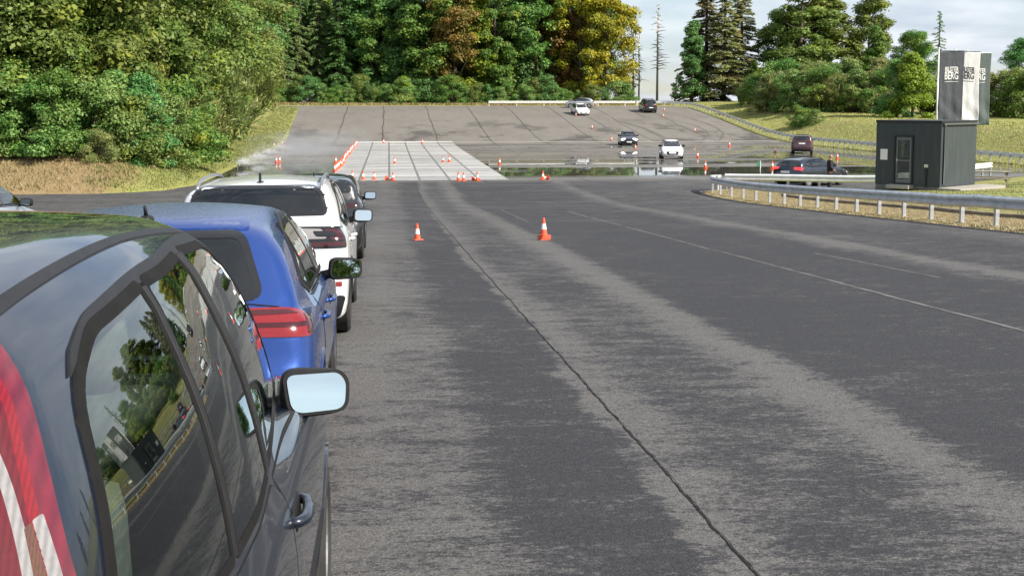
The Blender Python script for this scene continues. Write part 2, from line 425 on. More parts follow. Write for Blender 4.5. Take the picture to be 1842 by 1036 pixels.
def strip(name, pts, wd, mat, lift=.004, jit=0.0, seed=1, step=.25):
    rg = random.Random(seed); P = []
    for (a, b) in zip(pts[:-1], pts[1:]):
        L = math.dist(a, b); n = max(1, int(L / step))
        P += [(a[0] + (b[0] - a[0]) * k / n, a[1] + (b[1] - a[1]) * k / n) for k in range(n)]
    P.append(pts[-1]); V = []; Fc = []; off = 0
    for i, p in enumerate(P):
        a, b = P[max(0, i - 1)], P[min(len(P) - 1, i + 1)]; L = math.dist(a, b); nx_, ny_ = -(b[1] - a[1]) / L, (b[0] - a[0]) / L
        off = off * .86 + rg.uniform(-1, 1) * jit; w_ = wd * (1 + (rg.uniform(-.5, .5) if jit else 0))
        for sg in (-1, 1):
            x = p[0] + nx_ * (off + sg * w_ / 2); y = p[1] + ny_ * (off + sg * w_ / 2); V.append((x, y, float(asph(x, y)) + lift))
        if i: Fc.append((2 * i - 2, 2 * i - 1, 2 * i + 1, 2 * i))
    return tag(mesh_obj(name, V, Fc, mat), kind='structure')
M_TAR = simple('tar', (.022, .022, .024), .45, var=.3, scale=6)
M_PALE = simple('worn_joint', (.125, .12, .113), .8, var=.35, scale=3)
strip('seam', [(1.5, .5), (1.47, 20), (1.5, 44), (1.4, 62)], .0095, simple('seam_tar', (.020, .020, .021), .95, var=.3, Specular_IOR_Level=.1), .003, .0045, 3, .045)  # sealed joint, drawn as a thin line of dark tar
strip('seam_edge', [(1.515, .5), (1.485, 20), (1.515, 44), (1.44, 62)], .006, simple('seam_dust', (.10, .097, .097), .95, var=.6, scale=9, Specular_IOR_Level=.1), .0025, .0055, 3, .045)
for a, b in ((8.5, 30.5), (31.2, 36), (36.5, 41)):
    strip('joint', [(6.28, a), (6.3, b)], .05, M_PALE, .004, .012, int(a))
strip('joint', [(8.0, 16.2), (7.9, 21)], .045, M_PALE, .004, .012, 8)
strip('joint', [(4.05, 34), (4.1, 43)], .04, M_PALE, .004, .012, 9)
strip('transverse_joint', [(-10.3, 65.6), (17, 65.6)], .12, M_TAR, .004, .02, 11)
strip('drain_channel', [(6.8, 124.9), (42.8, 124.9)], .8, simple('drain_concrete', (.30, .285, .26), .7), .006)
# white slick plates of the braking lane
q = NT('slick_plate'); v = q.obj(); sx = q.n('SeparateXYZ'); q.t.links.new(v, sx.inputs[0])
br = q.n('TexBrick', Scale=1.0, offset=0.0); q.t.links.new(q.scaled(v, (1, 1, 1)), br.inputs['Vector'])
br.inputs['Brick Width'].default_value = 1.72; br.inputs['Row Height'].default_value = 4.6; br.inputs['Mortar Size'].default_value = .07
for k_, c_ in (('Color1', (.47, .46, .44, 1)), ('Color2', (.41, .40, .385, 1)), ('Mortar', (.13, .125, .12, 1))): br.inputs[k_].default_value = c_
tl = q.math('PINGPONG', q.math('ADD', sx.outputs[1], q.math('MULTIPLY', q.noise(q.scaled(v, (.3, .3, 1)), 1.0, 3), 1.2)), 2.7)
tl = q.ramp(tl, [(.0, 1.0), (.30, 0.0)])
dirt = q.ramp(q.noise(q.scaled(v, (.25, .5, 1)), 1.0, 8, .72), [(.47, 0), (.62, 1)])
wetp = q.ramp(q.noise(q.scaled(v, (.05, .5, 1)), 1.0, 6, .6), [(.40, 0), (.50, 1)])
c_ = q.mix(q.math('MULTIPLY', tl, .55), br.outputs['Color'], (.15, .145, .135))
c_ = q.mix(q.math('MULTIPLY', dirt, .5), c_, (.16, .155, .145))
c_ = q.mix(q.math('MULTIPLY', wetp, .18), c_, (.16, .16, .155))
q.pbr(Base_Color=c_, Roughness=q.math('SUBTRACT', .65, q.math('MULTIPLY', wetp, .3)))
Vp, Fp = fill([(-3.45, 66.3), (6.8, 66.3), (6.8, 126.4), (-3.45, 126.4)], 2.0); Vp = np.array(Vp)
tag(mesh_obj('braking_plate', np.c_[Vp, asph(Vp[:, 0], Vp[:, 1]) + .008], Fp, q.m), kind='structure')
M_WHITE_CONC = simple('white_concrete', (.50, .49, .47), .7)
strip('plate_edge', [(-3.45, 125.9), (6.8, 125.9)], .9, M_WHITE_CONC, .012)

def px_strip(name, pix, wd, mat, **kw): return strip(name, [tuple(ground(*q_)[:2]) for q_ in pix], wd, mat, **kw)
q = NT('skid_rubber'); f = q.noise(q.obj(), 1.4, 5, .7); q.pbr(Base_Color=q.mix(q.ramp(f, [(.35, 0), (.65, 1)]), (.125, .117, .106), (.075, .07, .064)), Roughness=.75); M_SKID = q.m
for pix in ([(1193, 214), (1222, 219), (1250, 226), (1270, 235), (1274, 243), (1266, 251), (1256, 257)], [(1240, 213), (1270, 222), (1290, 231), (1301, 240), (1299, 248), (1288, 256)], [(1060, 212), (1085, 226), (1112, 243)], [(1115, 219), (1150, 229), (1180, 242), (1208, 254)], [(1128, 196), (1160, 212)], [(1122, 220), (1160, 231), (1195, 247)]):
    px_strip('skid_mark', pix, .32, M_SKID, lift=.006, jit=.02, seed=len(pix))

def ledge(name, x, y0, y1, mat):
    V = []; Fc = []; ys = np.arange(y0, y1, .5); rg = random.Random(4)
    for i, y in enumerate(ys):
        xx = x + .03 * math.sin(y * .7); z = float(terrain(np.array([xx]), np.array([y]))[0]); h = .09 + rg.uniform(-.01, .01)
        V += [(xx - .09, y, z - .05), (xx - .085, y, z + h), (xx + .085, y, z + h), (xx + .09, y, z - .05)]
        if i:
            b = 4 * i
            for k in range(3): Fc.append((b - 4 + k, b - 3 + k, b + 1 + k, b + k))
    tag(mesh_obj(name, V, Fc, mat, smooth=False), kind='structure')
ledge('kerb_edge', 17.35, 14, 50.5, simple('old_kerb', (.17, .14, .11), .9, var=.35, scale=3, bump=.4))
# ---------------------------------------------------------------- vegetation
def leaf_mat(name, cols, patch_cols=None, patch_amt=.5, trans=.4, hue_jit=.25):
    q = NT(name); isl = q.n('NewGeometry').outputs['Random Per Island']; ob = q.obj()
    rnd = q.n('ObjectInfo').outputs['Random']
    k = len(cols) - 1
    base = q.ramp(isl, [(i / max(1, k), c) for i, c in enumerate(cols)])
    if patch_cols:
        off = q.n('VectorMath', operation='ADD'); q.t.links.new(ob, off.inputs[0])
        cx = q.n('CombineXYZ')
        for i in range(3): q.set(cx, i, q.math('MULTIPLY', rnd, 37.0 + i * 11))
        q.t.links.new(cx.outputs[0], off.inputs[1])
        pn = q.noise(off.outputs[0], .42, 4, .6)
        base = q.mix(q.ramp(pn, [(.62 - patch_amt * .3, 0.0), (.75 - patch_amt * .3, 1.0)]), base, q.ramp(isl, [(0, patch_cols[0]), (1, patch_cols[1])]))
    hs = q.n('HueSaturation'); q.set(hs, 'Color', base)
    q.set(hs, 'Hue', q.math('ADD', .5 - .02, q.math('MULTIPLY', rnd, .04)))
    q.set(hs, 'Value', q.math('ADD', 1 - hue_jit / 2, q.math('MULTIPLY', rnd, hue_jit)))
    p = q.n('BsdfPrincipled', Roughness=.5); q.set(p, 'Base Color', hs.outputs[0]); q.set(p, 'Specular IOR Level', .3)
    tr = q.n('BsdfTranslucent'); q.set(tr, 'Color', hs.outputs[0])
    ms = q.n('MixShader'); q.set(ms, 0, trans); q.t.links.new(p.outputs[0], ms.inputs[1]); q.t.links.new(tr.outputs[0], ms.inputs[2])
    q.t.links.new(ms.outputs[0], q.out.inputs[0]); return q.m
G = lambda s, *c: tuple(x * s for x in c)
LM = {
 'green': leaf_mat('foliage_green', [(0.058, 0.129, 0.026), (0.116, 0.227, 0.044), (0.213, 0.344, 0.064)], [(0.233, 0.279, 0.044), (0.387, 0.408, 0.064)], .25),
 'dark': leaf_mat('foliage_dark', [(0.060, 0.146, 0.051), (0.116, 0.251, 0.072), (0.197, 0.368, 0.096)], None),
 'olive': leaf_mat('foliage_olive', [(0.085, 0.132, 0.030), (0.162, 0.218, 0.049), (0.255, 0.293, 0.076)], [(0.227, 0.277, 0.038), (0.340, 0.365, 0.056)], .25),
 'yellow': leaf_mat('foliage_autumn', [(.22, .22, .02), (.42, .39, .03), (.58, .50, .05)], [(.17, .21, .03), (.29, .32, .045)], .5),
 'rust': leaf_mat('foliage_rusty', [(0.095, 0.101, 0.022), (0.176, 0.149, 0.034), (0.297, 0.209, 0.048)], [(0.297, 0.176, 0.041), (0.392, 0.243, 0.061)], .55),
 'spruce': leaf_mat('needles', [(0.086, 0.164, 0.068), (0.173, 0.278, 0.095), (0.315, 0.409, 0.143)], None, trans=.22),
 'brownspruce': leaf_mat('needles_brown', [(0.169, 0.186, 0.083), (0.278, 0.298, 0.120), (0.447, 0.409, 0.169)], [(0.373, 0.319, 0.149), (0.559, 0.447, 0.223)], .35, trans=.22),
 'bush': leaf_mat('foliage_bush', [(0.077, 0.170, 0.039), (0.153, 0.281, 0.069), (0.263, 0.402, 0.111)], [(0.241, 0.317, 0.086), (0.373, 0.439, 0.146)], .35),
 'willow': leaf_mat('foliage_willow', [(0.120, 0.161, 0.047), (0.216, 0.270, 0.086), (0.367, 0.389, 0.140)], [(0.323, 0.302, 0.108), (0.431, 0.389, 0.151)], .3),
 'bright': leaf_mat('foliage_bright', [(0.112, 0.180, 0.018), (0.225, 0.315, 0.030), (0.330, 0.405, 0.045)], None),
}
M_BARK = simple('bark', (.085, .066, .048), .9, var=.4, scale=4, bump=.6)
M_BARK_PALE = simple('bark_pale', (.30, .27, .23), .85, var=.35, scale=3, bump=.5)
M_DEAD = simple('bleached_wood', (.50, .46, .41), .85, var=.25, scale=2)
def unit(a): return a / np.maximum(np.linalg.norm(a, axis=1, keepdims=True), 1e-9)
def leaves_mesh(name, C, Nrm, size, aspect, rng, along=None):
    """diamond leaf faces at C, facing Nrm"""
    n = len(C); Nrm = unit(Nrm)
    a = unit(np.cross(Nrm, rng.normal(size=(n, 3)))) if along is None else unit(along)
    b = unit(np.cross(Nrm, a)); s = (size * rng.uniform(.6, 1.35, n))[:, None]
    w_ = s * aspect
    V = np.empty((n, 4, 3)); V[:, 0] = C - a * s; V[:, 1] = C + b * w_ + a * s * .12 - Nrm * s * .18; V[:, 2] = C + a * s; V[:, 3] = C - b * w_ + a * s * .12 - Nrm * s * .18
    me = bpy.data.meshes.new(name); Fc = np.arange(n * 4, dtype=np.int32)
    me.vertices.add(n * 4); me.vertices.foreach_set('co', V.ravel()); me.loops.add(n * 4); me.loops.foreach_set('vertex_index', Fc)
    me.polygons.add(n); me.polygons.foreach_set('loop_start', np.arange(0, n * 4, 4, dtype=np.int32)); me.update(calc_edges=True)
    return me
def trunk_mesh(limbs, name='trunk'):
    mb = MB()
    for pts, rs in limbs: mb.tube(pts, rs, 7)
    me = bpy.data.meshes.new(name); me.from_pydata(mb.v, [], mb.f); me.polygons.foreach_set('use_smooth', [True] * len(me.polygons)); me.update()
    return me
def decid(seed, H=14, Wd=8, base=.18, nl=15000, leaf=.2, clumps=70, shape='round', pale=False):
    rng = np.random.default_rng(seed); limbs = []
    lean = rng.uniform(-.04, .04, 2)
    tp = [np.array([lean[0] * h * H, lean[1] * h * H, h * H]) for h in (0, .15, .35, .6, .85)]
    r0 = H * .017
    limbs.append((tp, [r0 * 1.25, r0, r0 * .8, r0 * .5, r0 * .15]))
    cen = []; rad = []
    for i in range(clumps):
        u = rng.uniform(base, 1.0)
        if shape == 'round': env = math.sin(math.pi * min(1, ((u - base) / (1 - base)) * .80 + .16)) ** .65
        elif shape == 'bush': env = max(.15, (1 - ((u - .25) / .75) ** 2 if u > .25 else 1)) ** .5
        else: env = (1 - ((u - base) / (1 - base)) ** 1.3) * .85 + .15
        th = rng.uniform(0, 6.283); rr = Wd / 2 * env * math.sqrt(rng.uniform(.12, 1.0)) * rng.uniform(.8, 1.12)
        c = np.array([math.cos(th) * rr + lean[0] * u * H, math.sin(th) * rr + lean[1] * u * H, u * H * rng.uniform(.95, 1.02)])
        cen.append(c); rad.append(Wd * rng.uniform(.085, .17))
        if i % 3 == 0 and shape != 'bush':
            z0 = max(base * H * .6, c[2] - rr * .8 - .5); p0 = np.array([lean[0] * z0, lean[1] * z0, z0])
            mid = (p0 + c) / 2 + np.array([0, 0, -.2]); limbs.append(([p0, mid, c], [r0 * .35, r0 * .2, .02]))
        elif shape == 'bush' and i % 4 == 0:
            limbs.append(([np.array([c[0] * .1, c[1] * .1, 0]), c * .6, c], [.05, .035, .01]))
    cen = np.array(cen); rad = np.array(rad)
    k = rng.choice(len(cen), nl, p=rad ** 2 / (rad ** 2).sum())
    d = unit(rng.normal(size=(nl, 3))); d[:, 2] = np.abs(d[:, 2]) * rng.choice([1, 1, 1, -1], nl); d[:, 2] *= .75
    rr = rad[k] * (1 - rng.uniform(0, 1, nl) ** 2.2 * .7) * rng.uniform(.85, 1.25, nl)
    C = cen[k] + d * rr[:, None]; C[:, 2] = np.maximum(C[:, 2], .05)
    nrm = d + rng.normal(size=(nl, 3)) * .45 + np.array([0, 0, .35])
    return trunk_mesh(limbs), leaves_mesh('crown', C, nrm, leaf, .55, rng), H
def conifer(seed, H=17, Wd=6, base=.08, nb=190, per=170, leaf=.17, droop=.35, sparse=1.0, ragged=.3):
    rng = np.random.default_rng(seed); limbs = [([(0, 0, 0), (0.05, 0, H * .5), (0, .05, H)], [H * .014, H * .009, .03])]
    Cs = []; Ns = []; Al = []
    for i in range(nb):
        u = base + (1 - base) * (i + rng.uniform(0, 1)) / nb
        L = Wd / 2 * (1 - u) ** .72 * (1 - ragged * rng.uniform(0, 1)) + .18
        if rng.uniform() > sparse: L *= .35
        th = rng.uniform(0, 6.283); z = u * H; dirr = np.array([math.cos(th), math.sin(th), 0])
        rise = rng.uniform(.05, .3) if u > .55 else rng.uniform(-.15, .12)
        m = max(6, int(per * L / (Wd / 2) + 8)); t = rng.uniform(.12, 1, m) ** .8
        P = np.outer(t * L, dirr); P[:, 2] += z + t * L * rise - droop * (t ** 2) * L
        side = np.cross(dirr, [0, 0, 1]); wdt = .32 * L * (1 - t * .75) + .1
        s = rng.uniform(-1, 1, m) * wdt; P += np.outer(s, side); P[:, 2] -= np.abs(s) * .35 + rng.uniform(0, .22, m)
        Cs.append(P); Ns.append(np.tile([0, 0, 1.0], (m, 1)) + rng.normal(size=(m, 3)) * .5)
        Al.append(np.tile(dirr, (m, 1)) + np.outer(np.sign(s) * .6, side) + rng.normal(size=(m, 3)) * .25 + np.array([0, 0, -.35]))
        if i % 2 == 0: limbs.append(([(0, 0, z), tuple(dirr * L * .5 + np.array([0, 0, z + L * .5 * rise - droop * .25 * L])), tuple(dirr * L * .93 + np.array([0, 0, z + L * rise - droop * L * .86]))], [.05, .035, .012]))
    return trunk_mesh(limbs), leaves_mesh('crown', np.concatenate(Cs), np.concatenate(Ns), leaf, .34, rng, np.concatenate(Al)), H
def deadtree(seed, H, nb=70, L0=2.2, leafy=0):
    rng = np.random.default_rng(seed); limbs = [([(0, 0, 0), (.1, 0, H * .4), (-.05, .05, H * .75), (.25, 0, H)], [.22, .17, .10, .02])]
    for i in range(nb):
        u = .35 + .63 * (i / nb); th = rng.uniform(0, 6.28); L = L0 * (1.15 - u) * rng.uniform(.3, 1.5); z = u * H
        d = np.array([math.cos(th), math.sin(th), rng.uniform(-.25, .3)])
        p1 = np.array([0, 0, z]) + d * L * .5; p2 = np.array([0, 0, z - .1 * L]) + d * L + rng.normal(size=3) * .1
        limbs.append(([(0, 0, z), tuple(p1), tuple(p2)], [.09, .06, .02]))
    return trunk_mesh(limbs)
def feather(seed, H=6, Wd=5, nl=11000):
    """multi-stemmed shrub of upswept wands with narrow leaves"""
    rng = np.random.default_rng(seed); limbs = []; Cs = []; Al = []
    for i in range(85):
        th = rng.uniform(0, 6.28); o = rng.uniform(.08, 1) ** .6; tip = np.array([math.cos(th) * Wd / 2 * o, math.sin(th) * Wd / 2 * o, H * (1 - .55 * o ** 2) * rng.uniform(.75, 1.05)])
        b = np.array([math.cos(th), math.sin(th), 0]) * .25 * o; mid = b * .4 + tip * .5 + np.array([0, 0, H * .10])
        limbs.append(([tuple(b), tuple(mid), tuple(tip)], [.04, .025, .008]))
        m = nl // 85; t = rng.uniform(.15, 1.03, m)[:, None]
        P = b * (1 - t) ** 2 + 2 * mid * t * (1 - t) + tip * t ** 2; tg = 2 * (1 - t) * (mid - b) + 2 * t * (tip - mid)
        Cs.append(P + rng.normal(size=(m, 3)) * .17); Al.append(unit(tg) + rng.normal(size=(m, 3)) * .4)
    C = np.concatenate(Cs); A = np.concatenate(Al)
    return trunk_mesh(limbs), leaves_mesh('crown', C, rng.normal(size=C.shape) + [0, 0, .5], .19, .24, rng, A), H
PROTO = {
 'd1': decid(11, 14, 9, .12, 42000, .13, 85), 'd2': decid(12, 15, 8, .14, 42000, .13, 80), 'd3': decid(13, 13, 9.5, .10, 42000, .13, 90),
 'd4': decid(14, 16, 7.5, .12, 32000, .14, 80, 'cone'), 'd5': decid(15, 14, 7, .2, 22000, .14, 48),
 'f1': decid(21, 19, 9, .12, 22000, .20, 85), 'f2': decid(22, 20, 8, .10, 22000, .20, 80), 'f3': decid(23, 18, 9.5, .16, 22000, .20, 70), 'f4': decid(24, 19, 7.5, .06, 22000, .20, 85, 'cone'),
 'b1': decid(31, 3.6, 4.2, .02, 10000, .078, 50, 'bush'), 'b2': decid(32, 3.0, 4.6, .02, 10000, .078, 50, 'bush'), 'b3': decid(33, 4.6, 4.0, .02, 11000, .09, 55, 'bush'), 'b4': decid(34, 5.5, 4.4, .02, 13000, .105, 60, 'cone'),
 'c1': conifer(41, 18, 6.5), 'c2': conifer(42, 17, 5.6, droop=.25), 'c3': conifer(43, 19, 7.2, base=.03, nb=210, per=190, leaf=.19, ragged=.5), 'c4': conifer(44, 16, 5.0, nb=75, per=60, base=.2, sparse=.7, ragged=.6),
 'c5': conifer(45, 6, 3.2, nb=80, per=70, base=.02, leaf=.17),
 'birch': decid(16, 20, 5, .48, 12000, .18, 40),
 'w1': feather(51, 7, 6.5), 'w2': feather(52, 5.5, 5),
}
DEAD = [deadtree(61, 16), deadtree(62, 17, 60, 2.4), deadtree(63, 7, 16, .9)]
def plant(name, proto, lm, x, y, h, label, cat, group=None, wid=1.0, rz=None, z=None, pale=False, sink=.1):
    tm, cm, H = PROTO[proto]; s = h / H
    z = gz(x, y) if z is None else z
    e = empty(name, (x, y, z - sink), (0, 0, random.uniform(0, 6.28) if rz is None else rz)); e.scale = (s * wid, s * wid, s)
    t = bpy.data.objects.new('trunk', tm); COL.objects.link(t); t.parent = e
    if not tm.materials: tm.materials.append(M_BARK)
    t.material_slots[0].link = 'OBJECT'; t.material_slots[0].material = M_BARK_PALE if pale else M_BARK
    c = bpy.data.objects.new('crown', cm); COL.objects.link(c); c.parent = e
    if not cm.materials: cm.materials.append(LM[lm])
    c.material_slots[0].link = 'OBJECT'; c.material_slots[0].material = LM[lm]
    return tag(e, label, cat, group)
random.seed(7)
def xpx(px, Y): return float(at(px, 250, Y)[0])
# left bank: big trees behind, bushes along the foot of the wood
LB = [  # px, Y, height, proto, material
 (-40, 66, 15, 'd1', 'olive'), (40, 68, 16, 'd2', 'green'), (110, 72, 17, 'd3', 'olive'), (175, 74, 16, 'd4', 'green'), (235, 80, 17, 'd1', 'olive'),
 (300, 86, 17, 'd2', 'green'), (345, 94, 18, 'd3', 'olive'), (385, 102, 18, 'd5', 'green'), (415, 114, 19, 'd2', 'olive'), (440, 126, 20, 'd4', 'olive'),
 (20, 84, 20, 'd3', 'dark'), (95, 88, 21, 'd1', 'green'), (165, 92, 21, 'd2', 'dark'), (230, 98, 22, 'd3', 'green'), (290, 106, 22, 'd4', 'dark'), (340, 116, 23, 'd1', 'green'), (385, 128, 24, 'd2', 'dark'),
 (-110, 70, 17, 'd2', 'green'), (-90, 82, 19, 'd1', 'dark'), (-30, 100, 25, 'd2', 'dark'), (60, 108, 26, 'd3', 'dark'), (150, 114, 26, 'd1', 'dark'), (240, 122, 27, 'd2', 'dark'), (320, 134, 27, 'd3', 'dark')]
LBL = {'green': ('broad green deciduous tree crowding the bank beside the left road', 'green bank trees'), 'olive': ('olive green deciduous tree turning yellow on the left bank', 'olive bank trees'),
       'dark': ('dark green deciduous tree standing behind the bank trees', 'dark bank trees'), 'rust': ('rusty tinted deciduous tree among the green bank trees', None)}
for px, Y, h, p, m in LB:
    if Y < 112: px -= max(0, (px - 200) * .20)
    l, g = LBL[m]; plant('deciduous_tree', p, m, xpx(px, Y), Y, h * .9, l, 'tree', g, wid=1.15)
bs = [(-60, 63.5, 4.2, 'b3', 'bush'), (-10, 63, 4.4, 'b3', 'bush'), (35, 64, 4.8, 'b4', 'green'), (75, 63, 3.6, 'b1', 'bush'), (118, 63.5, 4.2, 'b3', 'green'), (158, 64, 3.5, 'b2', 'bush'), (200, 65, 4.6, 'b4', 'bush'),
      (240, 64.5, 3.6, 'b1', 'olive'), (322, 67, 4.0, 'b3', 'bush'), (345, 71, 4.6, 'b1', 'green'), (375, 77, 4.8, 'b3', 'olive'),
      (15, 68, 7, 'b4', 'olive'), (80, 69, 7.5, 'b4', 'green'), (140, 69, 7, 'b4', 'olive'), (190, 71, 8, 'b3', 'green'), (250, 72, 7.5, 'b4', 'olive'), (300, 76, 8, 'b3', 'green'), (340, 84, 9, 'b4', 'olive'), (385, 93, 9, 'b3', 'olive'), (412, 104, 9, 'b4', 'green')]
for px, Y, h, p, m in bs:
    Y += 1.0; px -= max(0, (px - 215) * .30)
    l = {'bush': ('bright green leafy bush at the foot of the left wood', 'green bank bushes'), 'green': ('deep green bush crowding the left bank', 'deep green bank bushes'), 'olive': ('olive toned bush thinning on the left bank', 'olive bank bushes')}[m]
    plant('bush', p, m, xpx(px, Y), Y, h, l[0], 'bush', l[1], wid=1.1)
plant('bush', 'b4', 'dark', xpx(264, 66.2), 66.2, 4.9, 'dense dark green bush, darkest at the edge of the bracken', 'bush', wid=.95)
plant('bush', 'b2', 'willow', xpx(178, 63), 63, 1.5, 'low pale grey leaved bush in front of the dark bush', 'bush')
plant('willow_shrub', 'w1', 'willow', xpx(398, 93), 93, 8.2, 'tall feathery willow shrub nearest the ramp edge', 'shrub', wid=.95)
plant('willow_shrub', 'w2', 'willow', xpx(352, 83), 83, 5.4, 'shorter feathery willow shrub in front of the tall one', 'shrub')
plant('willow_shrub', 'w1', 'olive', xpx(424, 109), 109, 10.5, 'olive feathery shrub rising behind the tall willow shrub', 'shrub', wid=.8)
plant('willow_shrub', 'w2', 'willow', xpx(312, 76.5), 76.5, 4.0, 'smallest feathery shrub above the dry bank', 'shrub')
# wood beyond the crest
FW = []
row = [(455, 'f1', 'green'), (500, 'c2', 'spruce'), (540, 'c1', 'spruce'), (575, 'c3', 'spruce'), (612, 'c1', 'dark'), (650, 'f4', 'dark'), (690, 'f1', 'green'), (730, 'f2', 'dark'), (775, 'f3', 'green'), (815, 'f1', 'rust'), (860, 'f4', 'bright'), (885, 'f2', 'green'), (925, 'f3', 'dark'), (965, 'f1', 'green'), (1005, 'f2', 'rust'), (1045, 'f1', 'yellow'), (1084, 'f3', 'yellow')]
for px, p, m in row: FW.append((px + random.uniform(-6, 6), 182 + random.uniform(-3, 3), random.uniform(18.5, 21.5), p, m))
for k, px in enumerate(range(440, 1080, 46)): FW.append((px + random.uniform(-10, 10), 190 + random.uniform(-2, 3), random.uniform(20, 23), ['f1', 'c1', 'f2', 'f4', 'c3', 'f3'][k % 6], ['green', 'spruce', 'dark', 'green', 'spruce', 'olive'][k % 6]))
for k, px in enumerate(range(420, 1060, 42)): FW.append((px + random.uniform(-10, 10), 199 + random.uniform(-2, 4), random.uniform(21, 24), ['f2', 'c3', 'f1', 'f3'][k % 4], ['dark', 'spruce', 'dark', 'green'][k % 4]))
FL = {'green': ('tall green deciduous tree in the wood beyond the ramp crest', 'green wood trees'), 'dark': ('tall dark leaved tree in the wood beyond the ramp crest', 'dark wood trees'), 'spruce': ('dark spruce standing in the wood beyond the ramp crest', 'wood spruces'),
      'rust': ('rusty brown autumn tree in the wood beyond the crest', 'rusty wood trees'), 'yellow': ('golden yellow autumn tree at the open end of the wood', 'golden wood trees'), 'bright': ('bright yellow green tree standing in the middle of the wood', None), 'olive': ('olive green tree deep in the wood beyond the crest', 'olive wood trees')}
for px, Y, h, p, m in FW:
    l, g = FL[m]; plant('spruce_tree' if p[0] == 'c' else 'deciduous_tree', p, m, xpx(px, Y), Y, h, l, 'tree', g, wid=random.uniform(.92, 1.15), pale=(px < 560 and random.random() < .5), z=4.0)
for k, px in enumerate(range(478, 1150, 21)):
    m = ['bush', 'green', 'bush', 'olive', 'dark'][k % 5]; h = random.uniform(2.6, 4.4)
    if 1000 < px < 1150: h *= .8
    plant('bush', ['b1', 'b3', 'b2', 'b4'][k % 4], m, xpx(px + random.uniform(-6, 6), 176), 176 + random.uniform(-1.5, 1.5), h, 'leafy bush in the hedge row along the edge of the far wood', 'bush', 'bushes along the far wood', z=4.0)
plant('bush', 'b4', 'bright', xpx(728, 174.5), 174.5, 4.2, 'yellow green bush brightest in the far hedge row', 'bush', z=4.0)
for k, px in enumerate((468, 476, 490)):
    plant('bush', 'b2', 'bush', xpx(px, 168 + k * 3), 172 + k * 2, 2.6, 'rounded low bush where the path meets the far wood', 'bush', 'path end bushes', z=4.0)
for px, Y, l in ((478, 178, 'slender pale trunked tree at the left end of the far wood'), (512, 180, 'second pale trunked tree beside the dark spruces')):
    plant('deciduous_tree', 'birch', 'green', xpx(px, Y), Y, 21, l, 'tree', pale=True, z=4.0)
# open skyline to the right
def dead(k, px, Y, h, label, name='dead_tree', z=None):
    e = empty(name, (xpx(px, Y), Y, (4.0 if z is None else z) - .1), (0, 0, k * 1.3)); s = h / [16, 17, 7][k % 3]; e.scale = (s, s, s)
    t = bpy.data.objects.new('trunk', DEAD[k % 3]); COL.objects.link(t); t.parent = e
    if not DEAD[k % 3].materials: DEAD[k % 3].materials.append(M_DEAD)
    return tag(e, label, 'tree')
dead(1, 1181, 186, 16.5, 'bare dead spruce trunk, tallest and palest on the skyline'); dead(0, 1148, 190, 12, 'pale dead trunk beside the thin spruce')
dd = dead(2, 1212, 180, 5.5, 'leaning dead trunk beside the big spruces'); dd.rotation_euler = (0, R(14), 1.0)
plant('spruce_tree', 'c4', 'spruce', xpx(1138, 188), 188, 14.6, 'thin half bare spruce beside the golden trees', 'tree', z=4.0, wid=.85)
RT = [('spruce_tree', 'c3', 'brownspruce', 1268, 182, 19, 1.7, 'broad spruce, leftmost of the big right group'), ('deciduous_tree', 'f4', 'dark', 1243, 178, 12.5, 1.15, 'dark leaved tree leaning out below the broad spruce'),
      ('spruce_tree', 'c1', 'brownspruce', 1300, 178, 17.5, 1.75, 'brownish spruce in front of the broad spruce'), ('spruce_tree', 'c2', 'brownspruce', 1330, 183, 18.8, 1.6, 'tall brownish spruce with drooping twigs to the right of its neighbours'),
      ('spruce_tree', 'c5', 'green', 1354, 172, 6.4, 1.1, 'young green conifer beside the drooping spruces'),
      ('deciduous_tree', 'f2', 'olive', 1432, 176, 19, 1.45, 'tall wide tree in the middle of the right skyline'), ('deciduous_tree', 'f4', 'olive', 1468, 180, 19.8, 1.7, 'tall slim tree merged into the wide skyline tree'),
      ('deciduous_tree', 'f3', 'green', 1402, 182, 14, 1.1, 'lower tree on the near side of the wide skyline tree'), ('deciduous_tree', 'f1', 'olive', 1556, 180, 16.4, 1.1, 'olive brown crowned tree next to the wide skyline tree'),
      ('deciduous_tree', 'f4', 'green', 1572, 172, 11.5, 1.25, 'green tree growing below the olive brown crown'), ('deciduous_tree', 'd1', 'green', 1640, 182, 11, 1.1, 'round green tree between the olive brown tree and the flags'),
      ('spruce_tree', 'c4', 'spruce', 1683, 178, 14.2, 1.35, 'lone sparse spruce rising behind the flags'), ('deciduous_tree', 'd2', 'dark', 1838, 150, 9.5, 1.2, 'dark tree at the edge of the view beyond the flags')]
for n_, p, m, px, Y, h, wd_, l in RT: plant(n_, p, m, xpx(px, Y), Y, h, l, 'tree', wid=wd_)
hb = [(1350, 164, 4.0), (1378, 150, 4.6), (1365, 160, 4.2), (1392, 150, 5.4), (1420, 146, 5.2), (1448, 144, 5.0), (1475, 143, 5.4), (1505, 141, 5.0), (1535, 140, 5.2), (1562, 140, 5.0), (1590, 139, 5.2), (1668, 138, 5.2), (1795, 132, 5.2), (1820, 130, 5.6), (1850, 126, 5.4), (1700, 136, 5.0), (1740, 134, 5.0), (1770, 132, 5.0), (1405, 156, 6), (1460, 152, 6.4), (1520, 150, 6.4), (1580, 148, 6.4)]
for k, (px, Y, h) in enumerate(hb):
    plant('bush', ['b3', 'b4', 'b1', 'w2'][k % 4] if k % 4 < 3 else 'w2', ['bush', 'willow', 'green', 'willow'][k % 4], xpx(px, Y), Y, h, 'tall loose bush in the hedge behind the grassy mound', 'bush', 'hedge behind the mound', wid=1.15)
